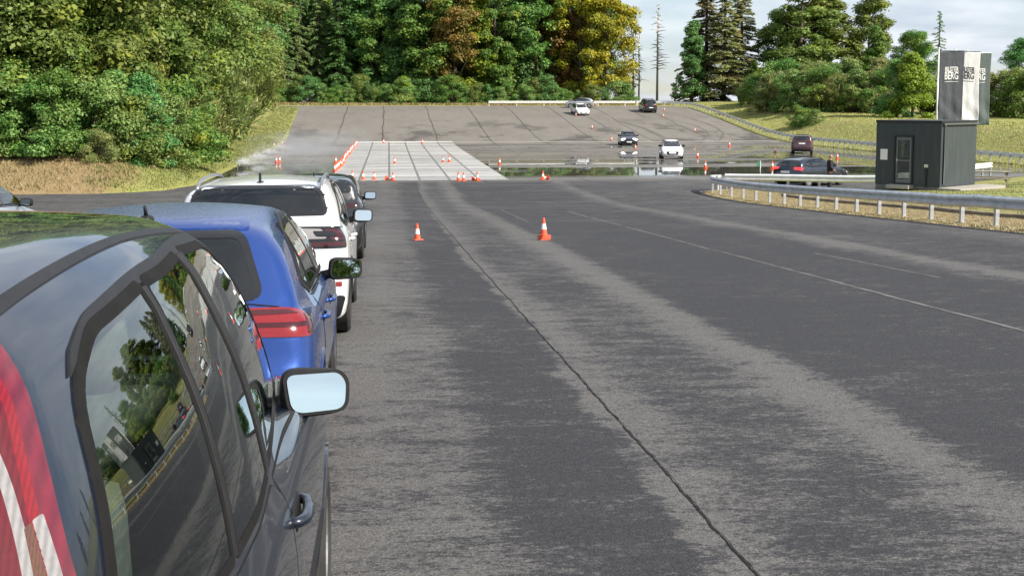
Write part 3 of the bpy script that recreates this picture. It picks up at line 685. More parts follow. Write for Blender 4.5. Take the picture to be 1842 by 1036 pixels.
plant('young_tree', 'b4', 'bright', xpx(1640, 128), 128, 7.2, 'bright yellow green young tree just left of the flags', 'tree', wid=1.0)  # set apart by its own yellow green leaf colour
plant('young_tree', 'b4', 'bush', xpx(1612, 130), 130, 6.4, 'mid green young tree beside the yellow green one', 'tree', wid=1.0)
plant('bush', 'b2', 'green', xpx(1440, 133), 133, 2.2, 'low green bush at the end of the grassy mound', 'bush')
plant('bush', 'b1', 'bush', xpx(1466, 131), 131, 1.7, 'smaller low bush beside the one on the mound end', 'bush')
for k, (x, y, h) in enumerate([(74, 100, 8), (82, 84, 9), (90, 66, 9)]):
    plant('deciduous_tree', ['d1', 'd2', 'd3'][k % 3], ['green', 'olive', 'rust'][k % 3], x, y, h, 'tree in the belt right of the hut meadow', 'tree', 'meadow belt trees')
for k, x in enumerate(range(-50, 60, 13)):
    plant('deciduous_tree', ['d1', 'd2', 'd3'][k % 3], ['green', 'dark', 'olive'][k % 3], x, -75 - (k % 3) * 4, 12, 'tree in the belt behind the parked queue', 'tree', 'trees behind the queue')
# grass: tufts on banks and island
def tufts(name, pts, hgt, spread, cols, seed, per=5):
    rng = np.random.default_rng(seed); n = len(pts) * per; C = np.repeat(pts, per, 0) + np.c_[rng.normal(0, spread, (n, 2)), np.zeros(n)]
    C[:, 2] = terrain(C[:, 0], C[:, 1]) - .02
    h = hgt * rng.uniform(.4, 1.3, n); th = rng.uniform(0, 6.28, n); ln = rng.uniform(.1, .9, n)
    tip = C + np.c_[np.cos(th) * ln * h, np.sin(th) * ln * h, h]; sd_ = np.c_[-np.sin(th), np.cos(th), np.zeros(n)] * (h * .10 + .008)[:, None]
    V = np.stack([C - sd_, C + sd_, tip], 1).reshape(-1, 3)
    q = NT(name + '_blades'); isl = q.n('NewGeometry').outputs['Random Per Island']
    q.pbr(Base_Color=q.ramp(isl, [(i / (len(cols) - 1), c) for i, c in enumerate(cols)]), Roughness=.7)
    return tag(mesh_obj(name, V, np.arange(n * 3).reshape(-1, 3), q.m, smooth=False), kind='stuff')
rng = np.random.default_rng(3)
def scatter(n, x0, x1, y0, y1, test=None):
    P = np.c_[rng.uniform(x0, x1, n), rng.uniform(y0, y1, n), np.zeros(n)]
    ins = in_poly(ASPHALT, P[:, 0], P[:, 1]); d = poly_dist(ASPHALT, P[:, 0], P[:, 1]); k = (~ins) & (d > .12)
    if test is not None: k &= test(P, d)
    return P[k]
STRAW = [(.12, .085, .035), (.24, .165, .075), (.34, .26, .14), (.14, .17, .045), (.27, .17, .075), (.10, .13, .03)]
GRASS = [(.05, .085, .015), (.10, .145, .028), (.17, .19, .05), (.25, .22, .09)]
tufts('bracken', scatter(9000, -34, -10.4, 57.4, 90, lambda P, d: (d < 7.5) & ((P[:, 0] < -12.6 - (P[:, 1] - 60) * .05))), .17, .20, STRAW, 1, 7)
tufts('grass', scatter(9000, -15, -10.4, 59, 168, lambda P, d: d < 3.4), .13, .15, GRASS, 2, 6)
tufts('dry_grass', scatter(15000, 14.9, 18, 18, 57.6, lambda P, d: d < 2.4), .042, .10, [(.22, .18, .08), (.38, .32, .17), (.46, .41, .25), (.20, .21, .07)], 4, 6)
tufts('lawn_grass', scatter(9000, 16, 43, 26, 68, lambda P, d: d > 2.6), .07, .13, [(.045, .075, .014), (.085, .13, .025), (.14, .165, .04)], 5, 6)
tufts('meadow_grass', scatter(11000, 43, 62, 70, 172), .15, .25, [(.20, .24, .05), (.36, .36, .11), (.46, .43, .17), (.28, .30, .07)], 6, 6)
tufts('crest_grass', np.c_[rng.uniform(-30, 42, 2600), rng.uniform(171, 174.5, 2600), np.zeros(2600)], .35, .2, [(.20, .15, .06), (.33, .25, .11), (.17, .17, .05)], 7, 5)
# ---------------------------------------------------------------- vehicles
def paint(name, col, metal=.0, rough=.35, flake=.04, drops=0.0, beads=False):
    q = NT(name); ob = q.obj(); back = q.n('NewGeometry').outputs['Backfacing']
    c = q.mix(q.noise(ob, 900, 2), tuple(x * (1 - flake * 4) for x in col), tuple(x * (1 + flake * 4) for x in col))
    dirt = q.ramp(q.noise(ob, 2.2, 6, .7), [(.45, 0.0), (.8, 1.0)])
    c = q.mix(back, c, (.045, .052, .049))
    kw = dict(Base_Color=c, Metallic=metal, Roughness=q.math('ADD', rough, q.math('MULTIPLY', dirt, .08)), Coat_Weight=1.0, Coat_Roughness=q.math('ADD', .02, q.math('MULTIPLY', dirt, .05)), Coat_IOR=1.55)
    if beads:   # rain beads standing on the upward panels blur the lacquer
        sn = q.n('SeparateXYZ'); q.t.links.new(q.n('NewGeometry').outputs['Normal'], sn.inputs[0])
        upw = q.ramp(sn.outputs[2], [(.80, 0.0), (.97, 1.0)]); bd = q.ramp(q.noise(ob, 60, 4, .7), [(.35, .35), (.6, 1.0)])
        kw['Coat_Roughness'] = q.math('ADD', .03, q.math('MULTIPLY', q.math('MULTIPLY', upw, bd), .34))
    p = q.pbr(**kw)
    wv = q.noise(ob, 3.0, 2); nb = q.bump(wv, .03, .01)
    if drops:
        vo = q.n('TexVoronoi', Scale=150.0, Randomness=1.0); q.t.links.new(ob, vo.inputs['Vector'])
        d = q.ramp(vo.outputs['Distance'], [(.10, 1.0), (.30, 0.0)]); sel = q.ramp(q.n('SeparateColor').outputs[0], [(0, 0), (1, 1)]) if False else None
        mk = q.ramp(q.noise(ob, 26, 3), [(.46, 0), (.56, 1)])
        b = q.n('Bump', Strength=drops, Distance=.004); q.t.links.new(q.math('MULTIPLY', d, mk), b.inputs['Height']); q.t.links.new(nb, b.inputs['Normal'])
        nb = b.outputs[0]
    q.set(p, 'Coat Normal', nb); q.set(p, 'Normal', nb)
    return q.m
def glass(name, tint=(.42, .47, .45), boost=1.0):
    q = NT(name)
    fr = q.n('Fresnel', IOR=1.62); tr = q.n('BsdfTransparent'); q.set(tr, 'Color', tint)
    wv = q.bump(q.noise(q.obj(), 2.4, 2), .05, .02)
    gl = q.n('BsdfGlossy', Roughness=.008); q.set(gl, 'Color', (.96, 1.0, .98)); q.set(gl, 'Normal', wv)
    ms = q.n('MixShader'); q.set(ms, 0, q.math('MULTIPLY_ADD', fr.outputs[0], boost, )); q.t.links.new(tr.outputs[0], ms.inputs[1]); q.t.links.new(gl.outputs[0], ms.inputs[2])
    q.t.links.new(ms.outputs[0], q.out.inputs[0]); return q.m
def _glass_fix(m, boost):
    for n_ in m.node_tree.nodes:
        if n_.type == 'MATH' and n_.operation == 'MULTIPLY_ADD': n_.inputs[1].default_value = boost; n_.inputs[2].default_value = .03
    return m
P_ = {
 'ink': paint('dark_blue_paint', (.005, .010, .022), .2, .3), 'blue': paint('blue_paint', (.009, .052, .26), .5, .26, drops=.12, beads=True), 'white': paint('white_paint', (.74, .75, .76), 0, .4),
 'black': paint('black_paint', (.012, .012, .014), .2, .3), 'silver': paint('silver_paint', (.50, .52, .54), .7, .3), 'maroon': paint('maroon_paint', (.085, .035, .042), .4, .3), 'navy': paint('navy_paint', (.012, .018, .038), .4, .3),
}
M_GLASS = _glass_fix(glass('window_glass', (.72, .82, .76)), 1.35)
M_PRIV = _glass_fix(glass('privacy_glass', (.13, .14, .15)), 1.0)
M_BLACKPL = simple('black_plastic', (.014, .014, .015), .5, var=.2, scale=30, Specular_IOR_Level=.3)
M_GLOSSBLK = simple('gloss_black', (.008, .008, .009), .12, var=.1, Coat_Weight=.6)
M_RUBBER = simple('rubber', (.010, .010, .010), .8, var=.25, scale=20, Specular_IOR_Level=.15)
M_TYRE = simple('tyre_rubber', (.022, .021, .020), .85, var=.3, scale=14, bump=.3)
M_RIM = simple('alloy', (.45, .45, .46), .3, .85)
M_RIMD = simple('dark_alloy', (.09, .09, .10), .35, .8)
M_CHROME = simple('chrome', (.75, .76, .78), .08, 1.0, var=.03)
M_MIRROR = simple('mirror_glass', (.74, .82, .83), .01, 1.0, var=.01)
M_CLOTH = simple('seat_cloth', (.085, .092, .088), .9, var=.25, scale=40)
M_INT = simple('cabin_trim', (.075, .085, .080), .7, var=.2)
M_PLATE = simple('plate_white', (.78, .78, .76), .4, var=.03)
def lamp_mat(name, col, spec=1.0, rib=60.0, emis=0.0):
    q = NT(name); ob = q.obj(); wv = q.n('TexWave', Scale=rib, Distortion=1.0); q.t.links.new(ob, wv.inputs[0])
    c = q.mix(q.math('ADD', q.math('MULTIPLY', wv.outputs['Fac'], .5), q.math('MULTIPLY', q.math('SUBTRACT', q.noise(ob, rib * 2.2, 3, .7), .25), 1.0)), tuple(x * .62 for x in col), tuple(min(1, x * 1.25) for x in col))
    p = q.pbr(Base_Color=c, Roughness=.12, Coat_Weight=1.0, Coat_Roughness=.01)
    if emis: q.set(p, 'Emission Color', col); q.set(p, 'Emission Strength', emis)
    return q.m
M_RED = lamp_mat('red_lens', (.19, .0025, .005)); M_REDD = lamp_mat('dark_red_lens', (.05, .002, .003)); M_REDB = lamp_mat('bright_red_lens', (.21, .004, .006))
M_REDM = lamp_mat('mid_red_lens', (.10, .003, .005), rib=45); M_CLEAR = lamp_mat('clear_lens', (.24, .23, .23), rib=40); M_AMBER = lamp_mat('amber_lens', (.10, .042, .022), rib=90); M_HEAD = simple('headlamp_lens', (.72, .74, .76), .12, .3, Coat_Weight=1.0)
M_LIT = lamp_mat('lit_headlamp', (1.0, .96, .88), emis=3.0); M_TAIL_LIT = lamp_mat('lit_tail_lamp', (.85, .02, .03), emis=.6)

def pchip(xs, ys, x):
    xs = np.asarray(xs, float); ys = np.asarray(ys, float); h = np.diff(xs); d = np.diff(ys) / h
    m = np.zeros(len(xs)); m[0] = d[0]; m[-1] = d[-1]
    for i in range(1, len(xs) - 1):
        if d[i - 1] * d[i] > 0: w1, w2 = 2 * h[i] + h[i - 1], h[i] + 2 * h[i - 1]; m[i] = (w1 + w2) / (w1 / d[i - 1] + w2 / d[i])
    x = np.asarray(x, float); k = np.clip(np.searchsorted(xs, x) - 1, 0, len(xs) - 2); t = np.clip((x - xs[k]) / h[k], 0, 1)
    y = (2 * t ** 3 - 3 * t ** 2 + 1) * ys[k] + (t ** 3 - 2 * t ** 2 + t) * h[k] * m[k] + (-2 * t ** 3 + 3 * t ** 2) * ys[k + 1] + (t ** 3 - t ** 2) * h[k] * m[k + 1]
    y = np.where(x < xs[0], ys[0] + (x - xs[0]) * m[0], y); return np.where(x > xs[-1], ys[-1] + (x - xs[-1]) * m[-1], y)
def tab(pts):
    xs = [p[0] for p in pts]; ys = [p[1] for p in pts]
    g = np.linspace(xs[0] - .5, xs[-1] + .5, 700); v = pchip(xs, ys, g)
    return lambda x: np.interp(x, g, v)
def smax(a, b, k): h = np.maximum(k - np.abs(a - b), 0) / k; return np.maximum(a, b) + h * h * k * .25
def smin(a, b, k): h = np.maximum(k - np.abs(a - b), 0) / k; return np.minimum(a, b) - h * h * k * .25
class Shape:
    def __init__(s, S):
        s.S = S; s.L, s.W = S['L'], S['W']
        s.top, s.side, s.rear, s.front = tab(S['top']), tab(S['side']), tab(S['rear']), tab(S['front'])
        s.roof, s.ws, s.rg = tab(S['roof']), tab(S['ws']), tab(S['rg']); s.gs = tab(S['gs'])
        s.nose = S.get('nose', .13); s.tail = S.get('tail', .10); s.kr = S.get('kr', .10); s.bot = S.get('bot', .2)
    def F(s, P):
        x = np.abs(P[:, 0]); y, z = P[:, 1], P[:, 2]; L, W = s.L, s.W
        t1 = np.clip((.75 - y) / .75, 0, 1.4); t2 = np.clip((y - (L - 1.0)) / 1.0, 0, 1.4)
        plan = -.055 * W * t1 ** 2 - s.nose * W * t2 ** 2.2
        gl = x - (W + s.side(z) + plan)
        u = x / W
        tp = (z - s.top(y) + .03 * u ** 2) * .95
        rr = (s.rear(z) + s.tail * u ** 2.4 - y); ff = y - (L + s.front(z) - (s.nose * .9) * u ** 2.2)
        low = smax(smax(smax(gl, tp, .07), rr, .12), ff, .14); low = smax(low, s.bot - z, .06)
        t3 = np.clip((s.S.get('gtl3', 1.1) - y) / s.S.get('gtl3', 1.1), 0, 1.3); t4 = np.clip((y - s.S.get('gts', 2.0)) / s.S.get('gtl', 1.6), 0, 1.3)
        gg = (x - (s.gs(z) - s.S.get('gtr', .045) * t3 ** 2 - s.S.get('gtf', .10) * t4 ** s.S.get('gtp', 2.0))) * .93
        rf = z - (s.roof(y) - .045 * (x / .6) ** 2 * s.S.get('crown', 1.0))
        wsn = (y - (s.ws(z) - .16 * (x / .7) ** 2)) * s.S.get('wsn', .55); rgn = ((s.rg(z) + s.S.get('rgc', .09) * (x / .65) ** 2) - y) * s.S.get('rgn', .9)
        up = smax(smax(smax(gg, rf, s.kr), wsn, .07), rgn, s.S.get('krg', .08))
        up = smax(up, .6 - z, .05)
        return smin(low, up, .035)
    def N(s, P):
        e = 2e-3; g = np.zeros_like(P)
        for i in range(3):
            d = np.zeros(3); d[i] = e; g[:, i] = s.F(P + d) - s.F(P - d)
        return unit(g)
    def march_in(s, O, D, T=1.6, n=160):
        """from outside along D to the skin"""
        lo = np.zeros(len(O)); hi = np.full(len(O), np.nan)
        for k in range(1, n + 1):
            t = T * k / n; f = s.F(O + D * t); m = np.isnan(hi) & (f < 0); hi[m] = t; lo[np.isnan(hi)] = t
        ok = ~np.isnan(hi); hi = np.where(ok, hi, T)
        for _ in range(18):
            md = (lo + hi) / 2; f = s.F(O + D * md[:, None]); hi = np.where(f < 0, md, hi); lo = np.where(f < 0, lo, md)
        return O + D * hi[:, None], ok
    def march_out(s, O, D, T=2.6, n=120):
        hi = np.full(len(O), np.nan); lo = np.zeros(len(O))
        for k in range(1, n + 1):
            t = T * k / n; f = s.F(O + D * t); m = np.isnan(hi) & (f > 0); hi[m] = t; lo[np.isnan(hi)] = t
        hi = np.where(np.isnan(hi), T, hi)
        for _ in range(20):
            md = (lo + hi) / 2; f = s.F(O + D * md[:, None]); lo = np.where(f < 0, md, lo); hi = np.where(f < 0, hi, md)
        return O + D * hi[:, None]
    def shell(s, n1, n2, n3):
        za, ya, yb = .62, .62, s.L - .70
        th = np.linspace(0, 2 * math.pi, n2, endpoint=False) + math.pi / 2
        O = []; D = []
        for k in range(n3):       # rear cap from the pole
            ph = math.pi / 2 * (k + .5) / n3
            O.append(np.tile([0, ya, za], (n2, 1))); D.append(np.c_[np.cos(th) * math.sin(ph), np.full(n2, -math.cos(ph)), np.sin(th) * math.sin(ph)])
        for y in np.linspace(ya, yb, n1):
            O.append(np.tile([0, y, za], (n2, 1))); D.append(np.c_[np.cos(th), np.zeros(n2), np.sin(th)])
        for k in range(n3):
            ph = math.pi / 2 * (k + .5) / n3
            O.append(np.tile([0, yb, za], (n2, 1))); D.append(np.c_[np.cos(th) * math.cos(ph), np.full(n2, math.sin(ph)), np.sin(th) * math.cos(ph)])
        m = len(O); V = s.march_out(np.concatenate(O), np.concatenate(D))
        a = np.arange(m * n2).reshape(m, n2); b = np.roll(a, -1, 1)
        Q = np.stack([a[:-1], a[1:], b[1:], b[:-1]], -1).reshape(-1, 4)
        caps = [list(a[0]), list(a[-1])[::-1]]
        return V, Q, caps
VIEWS = {'right': ((1.35, 0, 0), (0, 1, 0), (0, 0, 1), (-1, 0, 0)), 'rear': ((0, -.6, 0), (1, 0, 0), (0, 0, 1), (0, 1, 0)), 'top': ((0, 0, 2.3), (1, 0, 0), (0, 1, 0), (0, 0, -1))}
def view_of(sh, v):
    if v == 'front': return tuple(np.array(q, float) for q in ((0, sh.L + .6, 0), (1, 0, 0), (0, 0, 1), (0, -1, 0)))
    r = math.sqrt(.5)
    if v == 'rc': return tuple(np.array(q, float) for q in ((sh.W + .6, -.6, 0), (r, r, 0), (0, 0, 1), (-r, r, 0)))
    if v == 'fc': return tuple(np.array(q, float) for q in ((sh.W + .6, sh.L + .6, 0), (r, -r, 0), (0, 0, 1), (-r, -r, 0)))
    return tuple(np.array(q, float) for q in VIEWS[v])
def project(sh, v, P2):
    o, u, w_, d = view_of(sh, v); P2 = np.asarray(P2, float)
    O = o + np.outer(P2[:, 0], u) + np.outer(P2[:, 1], w_)
    return sh.march_in(O, np.tile(d, (len(O), 1)), 2.2)
def skin(sh, v, V2, Fc, eps, name, mat, parent, mirror=False, rim=.010):
    P, ok = project(sh, v, V2); Nn = sh.N(P); P = P + Nn * eps
    Fc = [f for f in Fc if all(ok[i] for i in f)]
    if not Fc: return None
    # outward winding
    F2 = []
    for f in Fc:
        nrm = np.cross(P[f[1]] - P[f[0]], P[f[2]] - P[f[0]])
        if len(f) > 3: nrm = nrm + np.cross(P[f[2]] - P[f[0]], P[f[3]] - P[f[0]])
        F2.append(list(f) if nrm @ Nn[f[0]] > 0 else list(f)[::-1])
    if rim:
        cnt = {}
        for f in F2:
            for a, b in zip(f, f[1:] + f[:1]): cnt[(a, b)] = 1
        bd = [e for e in cnt if (e[1], e[0]) not in cnt]; idx = {}
        PP = list(P); NN = list(Nn)
        def low(i):
            if i not in idx: idx[i] = len(PP); PP.append(P[i] - Nn[i] * (rim + eps)); NN.append(Nn[i])
            return idx[i]
        for a, b in bd: F2.append([b, a, low(a), low(b)])
        P = np.array(PP); Nn = np.array(NN)
    if mirror: P = P * [-1, 1, 1]; Nn = Nn * [-1, 1, 1]; F2 = [f[::-1] for f in F2]
    return mesh_obj(name, P, F2, mat, parent, True, Nn)
def patch(sh, v, poly, eps, name, mat, parent, cell=.045, mirror=False, rim=.010):
    V2, Fc = fill(poly, cell); return skin(sh, v, V2, Fc, eps, name, mat, parent, mirror, rim)
def resample(pts, step, closed=True):
    P = [np.array(p, float) for p in pts]; out_ = []
    for a, b in zip(P, P[1:] + P[:1] if closed else P[1:]):
        n = max(1, int(np.linalg.norm(b - a) / step)); out_ += [a + (b - a) * k / n for k in range(n)]
    if not closed: out_.append(P[-1])
    return np.array(out_)
def band(sh, v, pts, win, wout, eps, name, mat, parent, closed=True, mirror=False, step=.03, rim=.006):
    P = resample(pts, step, closed); n = len(P)
    if closed: T = np.roll(P, -1, 0) - np.roll(P, 1, 0)
    else: T = np.gradient(P, axis=0)
    T /= np.maximum(np.linalg.norm(T, axis=1, keepdims=True), 1e-9); Nn = np.c_[T[:, 1], -T[:, 0]]
    area = sum(a[0] * b[1] - b[0] * a[1] for a, b in zip(P, np.roll(P, -1, 0)))
    if closed and area < 0: Nn = -Nn
    V2 = np.concatenate([P + Nn * wout, P - Nn * win]); m = n if closed else n - 1
    Fc = [[i, (i + 1) % n, n + (i + 1) % n, n + i] for i in range(m)]
    return skin(sh, v, V2, Fc, eps, name, mat, parent, mirror, rim)
def wheel(root, x, y, R_, Wd, rimmat, nsp=5, seg=40):
    sg = 1 if x > 0 else -1
    t = MB(); h = Wd / 2; r = R_
    t.lathe([(r * .66, -h * .85), (r * .74, -h), (r * .93, -h * .98), (r, -h * .72), (r, h * .72), (r * .93, h * .98), (r * .74, h), (r * .66, h * .85)], seg, 'X', close=True)
    e = mesh_obj('wheel', *MB().lathe([(r * .62, -h * .8), (r * .66, -h * .8), (r * .66, h * .8), (r * .62, h * .8)], seg, 'X', close=True).__dict__.values(), M_RIMD, root)
    e.location = (x, y, R_)
    t.build('tyre', M_TYRE, e, smooth=True); smooth_by_angle(e.children[0], 30)
    m = MB(); m.lathe([(r * .66, h * .78 * sg), (r * .64, h * .90 * sg), (r * .585, h * .90 * sg), (r * .575, h * .6 * sg)], seg, 'X')
    m.lathe([(.001, h * .72 * sg), (r * .17, h * .72 * sg), (r * .19, h * .5 * sg)], 20, 'X')
    for k in range(nsp):
        a = 2 * math.pi * k / nsp
        for dlt in (-.13, .13):
            p0 = np.array([h * .62 * sg, math.cos(a) * r * .14, math.sin(a) * r * .14]); p1 = np.array([h * .80 * sg, math.cos(a + dlt) * r * .61, math.sin(a + dlt) * r * .61])
            tn = np.array([0, -math.sin(a), math.cos(a)]); w0, w1 = r * .055, r * .04; dx = np.array([.03 * sg, 0, 0])
            V = [p0 - tn * w0, p0 + tn * w0, p1 + tn * w1, p1 - tn * w1]; V += [q_ - dx for q_ in V]
            m.add(V, [(0, 1, 2, 3), (7, 6, 5, 4), (0, 3, 7, 4), (1, 5, 6, 2), (2, 6, 7, 3), (0, 4, 5, 1)])
    m.build('rim', rimmat, e)
    d = MB(); d.lathe([(.001, h * .3 * sg), (r * .52, h * .3 * sg), (r * .52, h * .22 * sg)], 28, 'X'); d.build('brake_disc', M_RIMD, e, smooth=False)
    return e
def superbox(c, size, e=.45, n=20, M=None):
    V = []; Fc = []
    f = lambda q_: math.copysign(abs(q_) ** e, q_)
    for i in range(n + 1):
        ph = -math.pi / 2 + math.pi * i / n
        for k in range(n * 2):
            th = math.pi * k / n
            p = Vector((f(math.cos(ph)) * f(math.cos(th)) * size[0] / 2, f(math.cos(ph)) * f(math.sin(th)) * size[1] / 2, f(math.sin(ph)) * size[2] / 2))
            V.append((M @ p if M else p) + Vector(c))
    m = n * 2
    for i in range(n):
        for k in range(m): Fc.append((i * m + k, i * m + (k + 1) % m, (i + 1) * m + (k + 1) % m, (i + 1) * m + k))
    return V, Fc
def car_mirror(root, sh, sg, y, z, size, housing, tilt=6, toe=8, reach=None, hi=True, shape=None):
    P, ok = project(sh, 'right', [(y, z)]); xb = float(P[0, 0]); w_, d_, h_ = size
    xc = xb + (reach if reach else .06) + w_ / 2
    M = Euler((R(-tilt), 0, R(-toe * sg))).to_matrix()
    V, Fc = superbox((0, d_ * .08, 0), size, .5, 12 if hi else 7)
    V = [Vector((v.x * (1 - .10 * max(0, v.z / h_)), v.y if v.y > -d_ * .30 else -d_ * .30, v.z * (1 + .18 * v.x * sg / w_ * -1))) for v in V]
    hsg = mesh_obj('mirror', [M @ v for v in V], Fc, housing, root); hsg.location = (xc * sg, y, z)
    ring = rp([(-w_ * .47, -h_ * .40), (w_ * .44, -h_ * .44), (w_ * .47, h_ * .40), (-w_ * .42, h_ * .43)] if sg > 0 else [(-w_ * .44, -h_ * .44), (w_ * .47, -h_ * .40), (w_ * .42, h_ * .43), (-w_ * .47, h_ * .40)], h_ * .26, 6)
    if shape:
        ring = [(a_ * w_ * sg, b_ * h_) for a_, b_ in shape]; ring = rp(ring if sg > 0 else ring[::-1], [h_ * .3, h_ * .25, h_ * .3, h_ * .25, h_ * .22], 6)
    mb = MB(); Mz = Matrix(((1, 0, 0), (0, 0, 1), (0, 1, 0)))
    mb.prism([(a * 1.03, b * 1.03) for a, b in ring], -d_ * .36, -d_ * .2, M @ Mz); bz = mb.build('bezel', M_BLACKPL, hsg)
    mb = MB(); mb.prism([(a * .91, b * .89) for a, b in ring], -d_ * .385, -d_ * .34, M @ Mz); mb.build('mirror_glass', M_MIRROR, hsg)
    mb = MB(); zz = -h_ * .30
    mb.tube([(sg * (xb - xc - .015), .03, zz - .03), (sg * (xb - xc + .03), .02, zz), (-sg * w_ * .30, .0, zz + .02)], [.05, .036, .034], 10); mb.build('mirror_arm', M_BLACKPL, hsg, smooth=True)
    return hsg
def in_frame_poly(poly, Y, Z, margin): return in_poly(poly, Y, Z) & (poly_dist(poly, Y, Z) > margin)
def build_car(S, name, label, cat, loc, yaw=0.0, pitch=0.0, body='white', group=None, res=(80, 72, 14), wheels=M_RIM, glassm=None, hi=True, roll=0.0):
    sh = Shape(S); L, W = S['L'], S['W']; pm = P_[body]
    root = empty(name, loc, (0, 0, 0)); root.rotation_mode = 'XYZ'
    root.rotation_euler = (pitch, roll, yaw); tag(root, label, cat, group)
    V, Q, caps = sh.shell(*res); Cc = V[Q].mean(1); Nn = sh.N(Cc)
    keep = np.ones(len(Q), bool); gm = glassm or M_GLASS; ar = S['R'] + .045
    for wy in S['wheels']:
        keep &= ~((np.abs(Nn[:, 0]) > .25) & (np.hypot(Cc[:, 1] - wy, Cc[:, 2] - S['R']) < ar) & (np.abs(Cc[:, 0]) > .5) & (Cc[:, 2] < 1.0))
    mg = S.get("holemargin", .022)
    for wn in S['win']:
        g = in_frame_poly(wn['poly'], Cc[:, 1], Cc[:, 2], mg); keep &= ~(g & (np.abs(Nn[:, 0]) > .45))
    keep &= ~(in_frame_poly(S['rwin'], Cc[:, 0], Cc[:, 2], mg) & (Nn[:, 1] < -.2) & (Cc[:, 2] > .7))
    keep &= ~(in_frame_poly(S['fwin'], Cc[:, 0], Cc[:, 2], mg) & (Nn[:, 1] > .15) & (Cc[:, 2] > .8))
    Fs = [tuple(f) for f in Q[keep]] + [tuple(c) for c in caps]
    mesh_obj('body', V, Fs, pm, root, True, sh.N(V))
    # glazing
    trim = S.get('trim', M_GLOSSBLK)
    for sgn in (False, True):
        if S.get('dlo'): band(sh, 'right', S['dlo'], .002, S.get('trimw', .016), .006, 'window_trim', M_BLACKPL, root, True, sgn)
        for wn in S['win']:
            g_ = gm if not wn.get('dark') else M_PRIV
            wo = patch(sh, 'right', wn['poly'], .0035, 'side_window', g_, root, .05, sgn, .004)
            if wo: band(sh, 'right', wn['poly'], S.get('sealin', .020), S.get('sealw', .010), .0055, 'window_seal', M_RUBBER, wo, True, sgn, S.get('bandstep', .03), .012)
        for pp in S.get('pillars', []): patch(sh, 'right', pp, .0075, 'pillar_cover', M_GLOSSBLK if S.get('glosspillar', True) else M_BLACKPL, root, .05, sgn, .012)
        for dr in S.get('doors', []):
            do = patch(sh, 'right', dr['poly'], .0022, 'door', pm, root, .045, sgn, .010)
            if do is None: continue
            band(sh, 'right', dr['poly'], .0015, .0045, .0012, 'door_gap', M_RUBBER, do, True, sgn, rim=.004)
            hx, hz = dr['handle']; P, ok = project(sh, 'right', [(hx, hz)]); s_ = -1 if sgn else 1
            hb_ = MB(); xh = P[0, 0]; hb_.tube([(s_ * (xh + o_), hx + y_, hz) for o_, y_ in ((-.012, -.112), (.012, -.10), (.025, -.075), (.030, -.03), (.030, .03), (.025, .075), (.012, .10), (-.012, .112))], [.012, .014, .0155, .0165, .0165, .0155, .014, .012], 12)
            hb_.build('door_handle', S.get('handle_mat', pm), do, smooth=True)
            if hi: patch(sh, 'right', rp([(hx - .09, hz - .035), (hx + .09, hz - .035), (hx + .09, hz + .03), (hx - .09, hz + .03)], .03), .0030, 'handle_recess', M_BLACKPL, do, .04, sgn, .004)
    ro = patch(sh, 'rear', S['rwin'], .0035, 'rear_window', S.get('rglass', gm), root, .05, False, .004)
    band(sh, 'rear', S['rwin'], .028, .010, .0055, 'window_seal', M_GLOSSBLK, ro, True)
    fo = patch(sh, 'front', S['fwin'], .0035, 'windscreen', gm, root, .06, False, .004)
    if fo: band(sh, 'front', S['fwin'], .035, .010, .0055, 'window_seal', M_GLOSSBLK, fo, True)
    # wheel arches, wheels
    for wy in S['wheels']:
        for s_ in (1, -1):
            a = np.linspace(-.12, math.pi + .12, 40); rr_ = ar + .006; arc = [(wy + math.cos(q_) * rr_, S['R'] + math.sin(q_) * rr_) for q_ in a]
            band(sh, 'right', arc, .022, S.get('arch', .022), .006, 'wheel_arch', S.get('arch_mat', pm), root, False, s_ < 0, rim=.03)
            wx = s_ * (W - S.get('inset', .115)); wheel(root, wx, wy, S['R'], .21, wheels, S.get('spokes', 5), 40 if hi else 20)
            lin = MB(); aa = np.linspace(-.2, math.pi + .2, 24); ri = ar + .002
            Vl = [(s_ * xx, wy + math.cos(q_) * ri, S['R'] + math.sin(q_) * ri) for xx in (W - .055, .45) for q_ in aa]
            lin.add(Vl, [(i, i + 1, 24 + i + 1, 24 + i) for i in range(23)]); lin.build('arch_liner', M_RUBBER, root)
    fl = MB(); fl.box((0, L / 2, .25), (2 * W - .28, L - .5, .06)); fl.build('underbody', M_RUBBER, root)
    # cabin
    if S.get('cabin', True):
        zf = S.get('seat', .62); yf = S.get('seaty', L * .50)
        for (xx, yy) in ((.36, yf), (-.36, yf), (.42, yf - .85), (-.42, yf - .85)):
            st = MB(); st.box((xx, yy, zf - .16), (.50, .52, .20), bevel=.07); st.build('seat', M_CLOTH, root, smooth=True)
            so = root.children[-1]; st = MB(); Mt = Matrix.Rotation(R(14), 3, 'X'); st.box((xx, yy - .30, zf + .20), (.47, .14, .62), M=Mt, bevel=.06); st.build('seat_back', M_CLOTH, so, smooth=True)
            st = MB(); st.box((xx, yy - .385, zf + .60), (.26, .11, .19), M=Mt, bevel=.05); st.tube([(xx - .06, yy - .36, zf + .45), (xx - .06, yy - .37, zf + .56)], .008); st.tube([(xx + .06, yy - .36, zf + .45), (xx + .06, yy - .37, zf + .56)], .008); st.build('headrest', M_CLOTH, so, smooth=True)
        db = MB(); db.box((0, yf + .95, zf + .12), (1.36, .40, .34), bevel=.1); db.box((0, L * .45, .36), (1.5, L * .62, .08)); db.build('dashboard', M_INT, root, smooth=False)
        sw = MB(); sw.lathe([(.185 + .016 * math.cos(t), .016 * math.sin(t)) for t in np.linspace(0, 6.283, 9)[:-1]], 28, 'Y', close=True)
